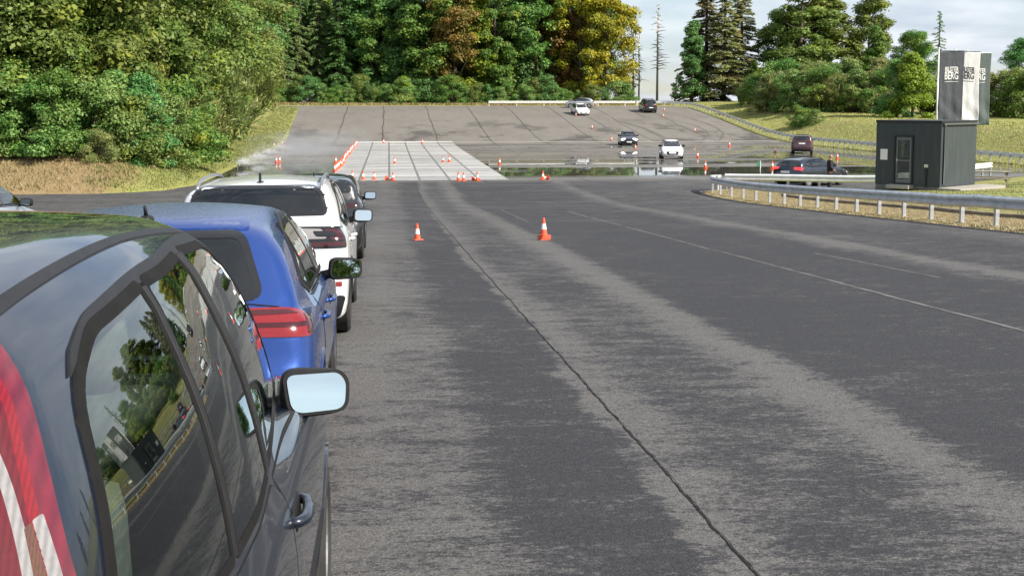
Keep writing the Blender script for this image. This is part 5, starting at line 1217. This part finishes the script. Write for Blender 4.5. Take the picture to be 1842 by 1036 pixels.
mb.box((W2 / 2 + .06, .06, HH / 2), (W2 - .12, .12, HH)); mb.box((.51, W1 - .06, HH / 2), (.78, .12, HH)); mb.box((W2 - .10, W1 - .06, HH / 2), (.20, .12, HH)); mb.box((1.81, W1 - .06, .475), (1.82, .12, .95)); mb.box((1.81, W1 - .06, (HH + 2.15) / 2), (1.82, .12, HH - 2.15)); mb.box((W2 - .06, W1 / 2, .50), (.12, W1 - .24, 1.0)); mb.box((W2 - .06, W1 / 2, (HH + 2.1) / 2), (.12, W1 - .24, HH - 2.1)); mb.box((W2 - .06, .37, 1.55), (.12, .50, 1.1)); mb.box((W2 - .06, W1 - .25, 1.55), (.12, .26, 1.1))
mb.build('wall', M_HUT, hut)
mb = MB(); mb.box((W2 / 2, W1 / 2, HH + .045), (W2 + .06, W1 + .06, .09), bevel=.01); ro = mb.build('roof', M_HUTTRIM, hut)
mb = MB(); mb.box((W2 / 2 + .02, -.06, HH - .05), (W2 - .1, .09, .08), bevel=.01); gut = mb.build('gutter', M_FLASH, ro)
mb = MB(); mb.tube([(.20, -.06, HH - .06), (.20, -.06, HH - .16), (.20, -.035, HH - .26), (.20, -.035, .12), (.20, -.10, .03)], .032, 10); mb.build('downpipe', M_FLASH, hut, smooth=True)
mb = MB(); mb.box((W2 / 2, W1 / 2, .03), (W2 - .2, W1 - .2, .06)); mb.build('floor', simple('hut_floor', (.12, .10, .08), .7), hut)
mb = MB(); mb.box((W2 / 2, W1 / 2, -.16), (W2 - .03, W1 - .03, .30)); mb.build('plinth', simple('plinth_concrete', (.16, .155, .14), .85, bump=.4), hut)
mb = MB(); mb.box((-.24, (DW0 + DW1) / 2, -.05), (.44, 1.05, .16), bevel=.015); mb.build('step', simple('step_stone', (.36, .34, .30), .85, bump=.4), hut)
dm = (DW0 + DW1) / 2; dwd = DW1 - DW0
mb = MB()
for y_ in (DW0 + .035, DW1 - .035): mb.box((-.005, y_, 1.06), (.10, .07, 2.12))
mb.box((-.005, dm, 2.085), (.10, dwd - .14, .07)); mb.box((-.005, dm, .05), (.10, dwd - .14, .09)); mb.build('door_frame', M_HUTTRIM, hut)
mb = MB()
for y_ in (DW0 + .12, DW1 - .12): mb.box((.03, y_, 1.07), (.05, .10, 1.95))
mb.box((.03, dm, 1.98), (.05, dwd - .34, .12)); mb.box((.03, dm, .18), (.05, dwd - .34, .16)); mb.box((.03, dm, 1.05), (.05, dwd - .34, .05)); door = mb.build('door', simple('door_grey', (.15, .165, .17), .4, .4), hut)
mb = MB(); mb.box((.03, dm, .66), (.012, dwd - .33, .74)); mb.box((.03, dm, 1.50), (.012, dwd - .33, .86)); mb.build('pane', M_GLASS, door)
mb = MB(); mb.tube([(-.0, DW1 - .13, 1.06), (-.05, DW1 - .13, 1.06), (-.055, DW1 - .26, 1.06)], .012, 8); mb.box((-.004, DW1 - .13, 1.05), (.02, .05, .22), bevel=.006); mb.build('door_handle', M_CHROME, door, smooth=False)
mb = MB()
for y_ in (.66, 1.45, 2.0, W1 - .42): mb.box((W2 - .06, y_, 1.55), (.07, .07, 1.1))
for z_ in (1.03, 2.07): mb.box((W2 - .06, (W1 + .24) / 2, z_), (.07, W1 - 1.08, .06))
wf = mb.build('window', M_HUTTRIM, hut)
mb = MB(); mb.box((W2 - .06, (W1 + .24) / 2, 1.55), (.012, W1 - 1.0, 1.0)); mb.build('pane', M_GLASS, wf)
wl = MB()
for x_ in (.935, 1.81, W2 - .235): wl.box((x_, W1 - .06, 1.55), (.07, .07, 1.2))
for z_ in (.98, 2.12): wl.box((1.81, W1 - .06, z_), (1.68, .06, .06))
wl = wl.build('window', M_HUTTRIM, hut)
mb = MB(); mb.box((1.81, W1 - .06, 1.55), (1.74, .012, 1.1)); mb.build('pane', M_GLASS, wl)
# a table inside
mb = MB(); mb.box((W2 - .55, 1.6, .74), (.7, 1.4, .04))
for yy in (1.0, 2.2): mb.box((W2 - .55, yy, .40), (.05, .05, .66))
tag(mb.build('table', simple('table_wood', (.25, .17, .10), .5), None), 'small table standing inside the hut behind the glass door', 'table')
bpy.data.objects['table'].location = (C[0], C[1], HZ); bpy.data.objects['table'].rotation_euler = (0, 0, math.atan2(t2[1], t2[0]))
mb = MB(); mb.box((-.012, 2.62, 1.28), (.02, .34, .46), bevel=.006); e = mb.build('notice_board', simple('notice_white', (.80, .80, .78), .5, var=.03), hut)
mb = MB(); mb.box((-.03, .62, .86), (.06, .17, .13), bevel=.015); lmp = mb.build('meter_box', simple('box_pale', (.62, .62, .58), .5), hut)
mb = MB(); mb.tube([(-.03, .62, .80), (-.03, .62, -.02)], .028, 8); mb.box((-.028, .62, .62), (.05, .09, .22), bevel=.01); mb.build('conduit', M_HUTTRIM, lmp, smooth=False)
# concrete slab beside the hut
sl = MB(); sl.box((W2 / 2 + .2, -.55, -.10), (W2 + .9, 1.0, .16)); s_ = sl.build('paved_slab', simple('slab', (.33, .31, .27), .85, bump=.4)); s_.location = hut.location; s_.rotation_euler = hut.rotation_euler; s_['kind'] = 'structure'
# picnic table
g = at(1778, 330, 51.5); gzv = gz(g[0], g[1]); M_WOODG = simple('weathered_wood', (.26, .23, .18), .8, var=.3, scale=5, bump=.4)
pt = empty('picnic_table', (g[0], g[1], gzv), (0, 0, R(-28))); tag(pt, 'weathered wooden picnic table half hidden by the hut corner', 'picnic table')
mb = MB()
for k in range(5): mb.box((0, -.32 + k * .16, .74), (1.9, .145, .045), bevel=.006)
mb.build('table_top', M_WOODG, pt)
for sg in (-1, 1):
    mb = MB()
    for k in range(2): mb.box((0, sg * (.66 + k * .15), .45), (1.9, .135, .045), bevel=.006)
    mb.build('bench_seat', M_WOODG, pt)
for sx_ in (-.72, .72):
    mb = MB(); mb.box((sx_, 0, .66), (.07, .74, .10)); mb.box((sx_, 0, .38), (.06, 1.62, .10))
    for sg in (-1, 1): mb.box((sx_ + .075, sg * .40, .33), (.06, .09, .80), M=Matrix.Rotation(R(24 * sg), 3, 'X'))
    mb.build('leg_frame', M_WOODG, pt)
# ---------------------------------------------------------------- banners
M_POLE = simple('pole_white', (.72, .72, .70), .35, .2, var=.04)
def cloth_mat(name, col):
    q = NT(name); v = q.obj(); f = q.noise(v, 60, 3); c = q.mix(f, tuple(x * .9 for x in col), tuple(min(1, x * 1.1) for x in col))
    p = q.n('BsdfPrincipled', Roughness=.7); q.set(p, 'Base Color', c); q.set(p, 'Normal', q.bump(q.noise(q.scaled(v, (2.2, 1, .9)), 1.3, 3, .5, .8), .28, .2)); t = q.n('BsdfTranslucent'); q.set(t, 'Color', c); m = q.n('MixShader'); q.set(m, 0, .25)
    q.t.links.new(p.outputs[0], m.inputs[1]); q.t.links.new(t.outputs[0], m.inputs[2]); q.t.links.new(m.outputs[0], q.out.inputs[0]); return q.m
M_CLD = cloth_mat('banner_dark', (.085, .095, .110)); M_CLW = cloth_mat('banner_white', (.72, .72, .72)); M_CLG = cloth_mat('banner_slate', (.12, .15, .145))
def text_mesh(txt, height):
    cu = bpy.data.curves.new('lettering', 'FONT'); cu.body = txt; cu.size = height; cu.offset = height * .018; cu.align_x = 'CENTER'; o = bpy.data.objects.new('lettering', cu); COL.objects.link(o)
    dg = bpy.context.evaluated_depsgraph_get(); dg.update(); me = bpy.data.meshes.new_from_object(o.evaluated_get(dg)); bpy.data.objects.remove(o); bpy.data.curves.remove(cu)
    V = np.array([v.co for v in me.vertices]); Fc = [tuple(p.vertices) for p in me.polygons]; return V, Fc
def banner(px, Y, ytop, width, length, mat, tmat, seed, label, ang, topbar=None):
    top = at(px, ytop, Y); g = gz(top[0], top[1]); h = top[2] - g
    root = empty('flagpole', (top[0], top[1], g), (0, 0, ang)); tag(root, label, 'flag', 'banners behind the hut')
    mb = MB(); mb.tube([(0, 0, -.3), (0, 0, h * .5), (0, 0, h + .12)], [.06, .055, .04], 12); mb.lathe([(.045, 0), (.05, .03), (.02, .07), (.001, .075)], 10, 'Z', (0, 0, h + .12)); mb.build('pole', M_POLE, root, smooth=True)
    mb = MB(); mb.tube([(0, 0, h - .02), (width + .06, 0, h - .02)], .022, 8); mb.build('cross_arm', topbar or M_HUTTRIM, root, smooth=True)
    rg = np.random.default_rng(seed); a = rg.uniform(0, 6.28, 8)
    def disp(u, v):   # u across 0..1, v down 0..1
        f = .022 * np.sin(u * 7 + a[0] + v * 1.3) * (.25 + v * .9) + .010 * np.sin(u * 17 + a[1] - v * 2.0) * (.3 + v) + .05 * np.sin(v * 5 + u * 2 + a[2]) * v
        crease = .035 * np.sin((u * 1.2 - v * 3.2) * 6 + a[3]) * np.clip((v - .55) * 2.5, 0, 1)
        return f + crease
    nu, nv = 44, 70; uu, vv = np.meshgrid(np.linspace(0, 1, nu), np.linspace(0, 1, nv)); uu, vv = uu.ravel(), vv.ravel()
    pos = lambda u, v: np.c_[.07 + u * width * (1 - .03 * np.sin(v * 3)), disp(u, v), h - .04 - v * length - .02 * np.sin(u * 5 + a[4])]
    i = np.arange(nu * nv).reshape(nv, nu); Q = np.stack([i[:-1, :-1], i[1:, :-1], i[1:, 1:], i[:-1, 1:]], -1).reshape(-1, 4)
    fl = mesh_obj('banner_cloth', pos(uu, vv), Q, mat, root); sm = fl.modifiers.new('thickness', 'SOLIDIFY'); sm.thickness = .004
    for txt, hh, vz, sx_ in (('BILSTER', .34, .275, .82), ('BERG', .50, .375, .92)):
        V, Fc = text_mesh(txt, hh); wd = V[:, 0].max() - V[:, 0].min(); s_ = width * .56 / wd
        # split long strokes finely enough to follow the folds
        bm = bmesh.new(); vs = [bm.verts.new((p[0] * s_, p[1] * 1.18, 0)) for p in V]
        for f in Fc:
            try: bm.faces.new([vs[k] for k in f])
            except ValueError: pass
        bmesh.ops.subdivide_edges(bm, edges=[e for e in bm.edges if e.calc_length() > .09], cuts=2, use_grid_fill=False); bmesh.ops.triangulate(bm, faces=bm.faces[:])
        P = np.array([v.co for v in bm.verts]); bm.verts.index_update(); F3 = [[v.index for v in f.verts] for f in bm.faces]; bm.free()
        u = (P[:, 0] + width * .5) / width; v_ = vz - P[:, 1] / length
        B = pos(u, v_); B[:, 1] -= .016
        mesh_obj('lettering', B, F3, tmat, fl, False)
    bar = MB(); bar.box((0, 0, 0), (.001, .001, .001))
    P = np.array([(x * width, z_) for x in np.linspace(.22, .78, 30) for z_ in (.405, .411)]); B = pos(P[:, 0] / width, P[:, 1]); B[:, 1] -= .016
    mesh_obj('lettering', B, [(2 * k, 2 * k + 1, 2 * k + 3, 2 * k + 2) for k in range(29)], tmat, fl, False)
    return root
M_TXTW = simple('print_white', (.75, .75, .75), .7, var=.02); M_TXTK = simple('print_black', (.02, .02, .02), .7, var=.02)
banner(1689, 65, 91.5, 1.46, 4.3, M_CLD, M_TXTW, 1, 'dark grey banner on the white pole, frontmost of the three', R(-3))
banner(1719, 68.5, 93, 1.50, 4.3, M_CLW, M_TXTK, 2, 'white banner half covered by the dark one in front', R(-3))
banner(1740, 72, 95, 1.54, 4.6, M_CLG, M_TXTW, 3, 'slate banner with a pale top bar behind the white banner', R(-3), M_POLE)
# ---------------------------------------------------------------- cones
M_ORANGE = simple('cone_orange', (.72, .10, .035), .5, var=.08); M_BAND = simple('cone_white', (.80, .80, .79), .45, var=.04)
def make_cone(name='traffic_cone', h=.44, stack=0):
    root = empty(name); k = h / .46
    mb = MB(); mb.box((0, 0, .012 * k), (.27 * k, .27 * k, .024 * k), bevel=.006); b = mb.build('base', M_ORANGE, root)
    for i in range(stack):
        mb = MB(); mb.box((0, 0, (.045 + i * .034) * k), (.265 * k, .265 * k, .020 * k), M=Matrix.Rotation(.12 * (i + 1), 3, 'Z'), bevel=.006); mb.lathe([(.125 * k, (.02 + i * .034) * k), (.128 * k, (.06 + i * .034) * k)], 20); mb.build('base', M_ORANGE, root)
    z0 = .034 * k * stack; r = lambda z: (.095 - .066 * (z / (.46 * k))) * k
    def seg(a, b_, nm, m, pr=0):
        mb = MB(); mb.lathe([(r(a) + pr, a + z0), (r(b_) + pr, b_ + z0)] + ([(r(b_) - .012, b_ + z0 + .004)] if nm == 'cone_tip' else []), 24); o = mb.build(nm, m, root, smooth=True); smooth_by_angle(o, 40); return o
    seg(.02 * k, .17 * k, 'cone_body', M_ORANGE); seg(.17 * k, .315 * k, 'reflective_band', M_BAND, .001); seg(.315 * k, .46 * k, 'cone_tip', M_ORANGE)
    return root
def copy_tree(o, parent=None):
    c_ = o.copy(); COL.objects.link(c_)
    if parent: c_.parent = parent
    for ch in list(o.children): copy_tree(ch, c_)
    return c_
cone = make_cone(h=.37); cone.location = tuple(ground(751, 432)); cone.rotation_euler = (PIT, 0, .4); tag(cone, 'single orange and white cone standing on the bare asphalt', 'traffic cone')
st = make_cone('traffic_cone', .40, 3); st.location = tuple(ground(978.5, 431.5)); st.rotation_euler = (PIT, 0, .2); tag(st, 'traffic cone on a stack of spare cone bases on the bare asphalt', 'traffic cone')
far = None
def put_cone(px, py, label, group=None, lying=False, s=1.0, rz=0.0):
    global far
    if far is None: far = c_ = make_cone(h=.46)
    else: c_ = copy_tree(far)
    g = ground(px, py); c_.scale = (s, s, s); c_.location = (g[0], g[1], g[2] + (.012 if not lying else .13)); c_.rotation_euler = (R(97) if lying else 0, 0, rz)
    for k_ in ('group',):
        if k_ in c_: del c_[k_]
    tag(c_, label, 'traffic cone', group); return c_
random.seed(21)
for k in range(24):
    t = (k / 23) ** .8; px = 603 + (639.5 - 603) * t + random.uniform(-1.2, 1.2); py = 309 + (263 - 309) * t
    put_cone(px, py, 'orange cone in the close row along the left edge of the white plates', 'cone row along the white plates', s=random.uniform(.95, 1.15), rz=random.uniform(0, 1.5))
for k in range(7): put_cone(606 + k * 2.2 + random.uniform(-2, 2), 306 - k * 2.2, 'orange cone in the close row along the left edge of the white plates', 'cone row along the white plates', rz=k)
NP = [(493, 264.5, 'orange cone on the grass verge left of the mist, the nearer of two'), (508, 261.5, 'orange cone on the grass verge left of the mist, the farther of two'), (497, 293, 'cone standing in the water mist, left of its pair'), (503, 292.5, 'cone standing in the water mist, right of its pair'),
 (604, 294, 'lone cone just left of the crowded cone row'), (641, 261, 'cone at the far left corner of the white plates'), (690, 258.5, 'cone on the far edge of the plates beside the left seam'), (760, 259, 'cone on the far edge of the plates beside the middle seam'),
 (710, 294.5, 'cone standing alone in the middle of the white plates'), (797, 292.5, 'left cone of the pair on the right half of the plates'), (808, 292, 'right cone of the pair on the right half of the plates'), (898.5, 296.5, 'cone alone in the water right of the white plates'),
 (634, 321.5, 'cone at the near left corner of the plates beside the crossover'), (653, 323.5, 'cone second from the left along the near plate edge'), (673, 323.5, 'cone third from the left along the near plate edge'), (707, 325.5, 'upright cone beside a fallen one on the near plate edge'),
 (824.5, 326, 'first upright cone of the right cluster on the near plate edge'), (834, 326, 'shorter upright cone inside the right cluster on the plate edge'), (858.5, 326, 'last upright cone of the right cluster on the near plate edge'), (976.5, 324, 'upright cone by the puddle with a fallen cone beside it'),
 (1036, 209.5, 'cone beside the front wheel of the white car at the crest'), (1065, 232, 'cone on the ramp below the white car'), (1100, 253.5, 'cone on the ramp left of the dark car'), (1143, 269, 'cone at the near corner of the dark car'), (1193, 211, 'cone on the ramp just below the black van'), (1195, 200, 'cone at the crest right of the black van'),
 (1250, 237, 'cone on the ramp beside the curved skid marks'), (1312, 263.5, 'cone at the ramp foot below the long guardrail'), (1255, 284, 'farther cone right of the white car in the water'), (1268.5, 303, 'nearer cone right of the white car in the water'), (1394, 275, 'cone left of the maroon crossover'), (1389, 304, 'cone at the tail of the black estate car'),
 (1506, 286, 'cone behind the standing man'), (1072, 190.5, 'small cone in front of the pale crest barrier')]
for px, py, l in NP: put_cone(px, py, l, s=random.uniform(1.0, 1.12), rz=random.uniform(0, 1.5))
for px, py, l, rz in ((694, 325, 'fallen cone lying left of the upright one on the near plate edge', 1.2), (848, 325.5, 'fallen cone lying within the right cluster on the plate edge', 1.5), (986, 323, 'fallen cone lying beside the puddle', -1.3)): put_cone(px, py, l, lying=True, rz=rz, s=1.1)
# ---------------------------------------------------------------- standing man
def skin_obj(name, chains, mat, parent, sub=2, root_i=0):
    """chains: list of lists of (x,y,z,r); points within 1 mm are shared"""
    pts = []; rad = []; ed = []
    def vid(p):
        for i, q_ in enumerate(pts):
            if math.dist(q_, p[:3]) < 1e-3: return i
        pts.append(tuple(p[:3])); rad.append(p[3]); return len(pts) - 1
    for ch in chains:
        ids = [vid(p) for p in ch]; ed += list(zip(ids, ids[1:]))
    me = bpy.data.meshes.new(name); me.from_pydata(pts, ed, []); o = bpy.data.objects.new(name, me); COL.objects.link(o)
    if parent: o.parent = parent
    o.modifiers.new('skin', 'SKIN'); sk = me.skin_vertices[0].data
    for i, r_ in enumerate(rad):
        rr = r_ if hasattr(r_, '__len__') else (r_, r_); sk[i].radius = rr; sk[i].use_root = (i == root_i)
    s_ = o.modifiers.new('smooth', 'SUBSURF'); s_.levels = s_.render_levels = sub
    dg = bpy.context.evaluated_depsgraph_get(); dg.update(); m2 = bpy.data.meshes.new_from_object(o.evaluated_get(dg)); o.modifiers.clear(); o.data = m2; m2.name = name
    m2.polygons.foreach_set('use_smooth', [True] * len(m2.polygons)); m2.materials.clear(); m2.materials.append(mat); return o
M_SKIN = simple('skin', (.36, .21, .15), .55, var=.08); M_JACKET = simple('jacket_black', (.014, .014, .016), .75, var=.35, scale=12, bump=.4); M_JEANS = simple('trousers_dark', (.022, .025, .035), .85, var=.3, scale=12); M_HAIR = simple('hair_grey', (.16, .12, .10), .8, var=.3, scale=50)
px_, pyY = 1492, 56.8
g = at(px_, 340, pyY); man = empty('person', (g[0], g[1], float(prof(pyY))), (0, 0, R(-95))); tag(man, 'bald man in a black jacket standing beside the black estate car', 'person')
# local frame: facing +y
hands = []
for sg in (1, -1):
    hw = np.array([.235 * sg, .17, .98]) if sg > 0 else np.array([-.235, .13, .95])
    fing = []
    for k, (dx, ln) in enumerate(((-.030, .072), (-.010, .082), (.010, .078), (.030, .062))):
        k0 = hw + [dx * .8, .055, -.045]; fing.append([(*hw, .032), (*k0, .011), (*(k0 + [0, ln * .4, -ln * .35]), .0095), (*(k0 + [0, ln * .55, -ln * .85]), .008)])
    th = [(*hw, .032), (*(hw + [-.045 * sg, .03, -.01]), .013), (*(hw + [-.055 * sg, .07, -.03]), .010)]
    hands.append((hw, fing, th))
body = [[(0, 0, .95, (.15, .12)), (0, .0, 1.12, (.165, .125)), (0, -.01, 1.30, (.19, .135)), (0, -.015, 1.43, (.16, .11)), (0, .0, 1.515, .062), (0, .02, 1.58, .062), (0, .035, 1.65, (.080, .098)), (0, .03, 1.72, (.076, .092)), (0, .02, 1.765, (.05, .06))]]
for sg in (1, -1):
    body.append([(0, 0, .95, (.15, .12)), (.095 * sg, .0, .86, (.095, .10)), (.105 * sg, .01, .50, .062), (.11 * sg, -.015, .30, .056), (.115 * sg, -.02, .09, .042), (.125 * sg, .07, .035, (.045, .034)), (.135 * sg, .17, .028, (.042, .022))])
    hw, fing, th = hands[0 if sg > 0 else 1]
    body.append([(0, -.015, 1.43, (.16, .11)), (.17 * sg, -.015, 1.43, .072), (.225 * sg, -.03, 1.15, .052), tuple([*(hw * .5 + np.array([.225 * sg, -.03, 1.15]) * .5), .043]), (*hw, .032)]); body += fing; body.append(th)
bo = skin_obj('body', body, M_SKIN, man)
nose = skin_obj('nose', [[(0, .115, 1.668, .010), (0, .134, 1.645, .014), (0, .122, 1.63, .012)]], M_SKIN, bo, 1)
for sg in (1, -1):
    V, Fc = superbox((.084 * sg, .028, 1.655), (.022, .05, .07), .9, 8); mesh_obj('ear', V, Fc, M_SKIN, bo)
    V, Fc = superbox((.033 * sg, .122, 1.672), (.028, .012, .014), .9, 6); mesh_obj('eye', V, Fc, M_RUBBER, bo)
V, Fc = superbox((0, .124, 1.600), (.055, .012, .012), .9, 6); mesh_obj('mouth', V, Fc, simple('lips', (.35, .14, .12), .5), bo)
skin_obj('hair', [[(.075, .0, 1.64, .028), (.06, -.045, 1.66, .035), (0, -.062, 1.665, .038), (-.06, -.045, 1.66, .035), (-.075, .0, 1.64, .028)]], M_HAIR, man, 2)
jk = [[(0, 0, .84, (.185, .155)), (0, .0, .98, (.20, .16)), (0, .0, 1.14, (.20, .155)), (0, -.01, 1.30, (.215, .16)), (0, -.015, 1.44, (.175, .125)), (0, .0, 1.525, (.085, .08))]]
for sg in (1, -1):
    hw = hands[0 if sg > 0 else 1][0]; el = np.array([.235 * sg, -.03, 1.15]); jk.append([(0, -.015, 1.44, (.175, .125)), (.18 * sg, -.015, 1.435, .088), (*el, .070), (*(el * .25 + hw * .75), .056)])
skin_obj('jacket', jk, M_JACKET, man)
for sg in (1, -1): skin_obj('trouser_leg', [[(.085 * sg, 0, .90, (.12, .125)), (.105 * sg, .008, .50, .085), (.11 * sg, -.012, .30, .078), (.115 * sg, -.018, .09, .072)]], M_JEANS, man)
for sg in (1, -1):
    V, Fc = superbox((.128 * sg, .07, .045), (.11, .30, .095), .7, 10); mesh_obj('shoe', V, Fc, M_RUBBER, man)
# ---------------------------------------------------------------- sprinklers and drifting spray
q = NT('droplets'); p = q.n('BsdfPrincipled', Roughness=.1); q.set(p, 'Base Color', (.85, .88, .9)); t = q.n('BsdfTranslucent'); q.set(t, 'Color', (.9, .92, .95)); m = q.n('MixShader'); q.set(m, 0, .5)
q.t.links.new(p.outputs[0], m.inputs[1]); q.t.links.new(t.outputs[0], m.inputs[2]); q.t.links.new(m.outputs[0], q.out.inputs[0]); M_DROP = q.m
rng = np.random.default_rng(9)
def jet(y, hgt, n, label):
    x0 = -10.15; z0 = float(prof(y)); e = empty('sprinkler', (x0, y, z0)); tag(e, label, 'sprinkler')
    mb = MB(); mb.tube([(0, 0, -.05), (0, 0, .16)], .03, 8); mb.tube([(0, 0, .16), (.05, 0, .22)], .018, 8); mb.build('nozzle', M_GALVP, e, smooth=True)
    az = rng.normal(0, .75, n); v0 = rng.uniform(.55, 1.0, n); t = rng.uniform(0, 1, n) ** .7
    el = rng.uniform(.5, 1.25, n); R_ = hgt * 3.4 * v0 ** 2
    x = np.cos(az) * np.cos(el) * R_ * t; yy = np.sin(az) * np.cos(el) * R_ * t; z = .2 + np.sin(el) * R_ * .85 * (t - t ** 2 * .95)
    C = np.c_[x, yy, np.maximum(z, .02)] + rng.normal(0, .03, (n, 3)) * t[:, None]
    s = rng.uniform(.008, .022, n)[:, None]
    V = np.stack([C + s * np.array(o) for o in ((1, 0, -.5), (-.5, .87, -.5), (-.5, -.87, -.5), (0, 0, 1))], 1).reshape(-1, 3)
    b = np.arange(n)[:, None] * 4; Fc = np.concatenate([b + f for f in ((0, 1, 3), (1, 2, 3), (2, 0, 3), (0, 2, 1))])
    o = mesh_obj('spray_plume', V, Fc, M_DROP, e, True); o['kind'] = 'stuff'
jet(80, .85, 2600, 'nearest sprinkler plume at the left edge of the basin'); jet(88, .80, 2400, 'second sprinkler plume beyond the nearest one'); jet(97, .75, 2200, 'third sprinkler plume along the basin edge'); jet(107, .7, 2200, 'farthest sprinkler plume below the cones on the verge')
# fine mist hanging over the left of the basin
mb = MB(); mb.box((0, 0, 0), (9.6, 50, 2.2)); o = mb.build('mist', None, loc=(-5.6, 100, 1.13)); tag(o, kind='stuff')
q = NT('mist'); v = q.obj(); sx = q.n('SeparateXYZ'); q.t.links.new(v, sx.inputs[0])
nz = q.ramp(q.noise(q.scaled(v, (.35, .10, .9)), 1.0, 4, .6), [(.36, 0.0), (.72, 1.0)])
def edge(sock, a, b): mr = q.n('MapRange'); q.set(mr, 0, sock); q.set(mr, 1, a); q.set(mr, 2, b); return mr.outputs[0]
dn = q.math('MULTIPLY', nz, edge(sx.outputs[2], 1.1, -.9)); dn = q.math('MULTIPLY', dn, edge(sx.outputs[0], 4.8, -1.5)); dn = q.math('MULTIPLY', dn, edge(sx.outputs[1], -25.0, -14.0)); dn = q.math('MULTIPLY', dn, edge(sx.outputs[1], 25.0, 12.0)); dn = q.math('MULTIPLY', dn, edge(sx.outputs[0], -4.8, -4.0))
pv = q.n('VolumePrincipled'); q.set(pv, 'Color', (.93, .95, 1.0)); q.set(pv, 'Density', q.math('MULTIPLY', dn, .12)); q.set(pv, 'Anisotropy', .2)
q.t.links.new(pv.outputs[0], q.out.inputs['Volume']); o.data.materials.append(q.m)
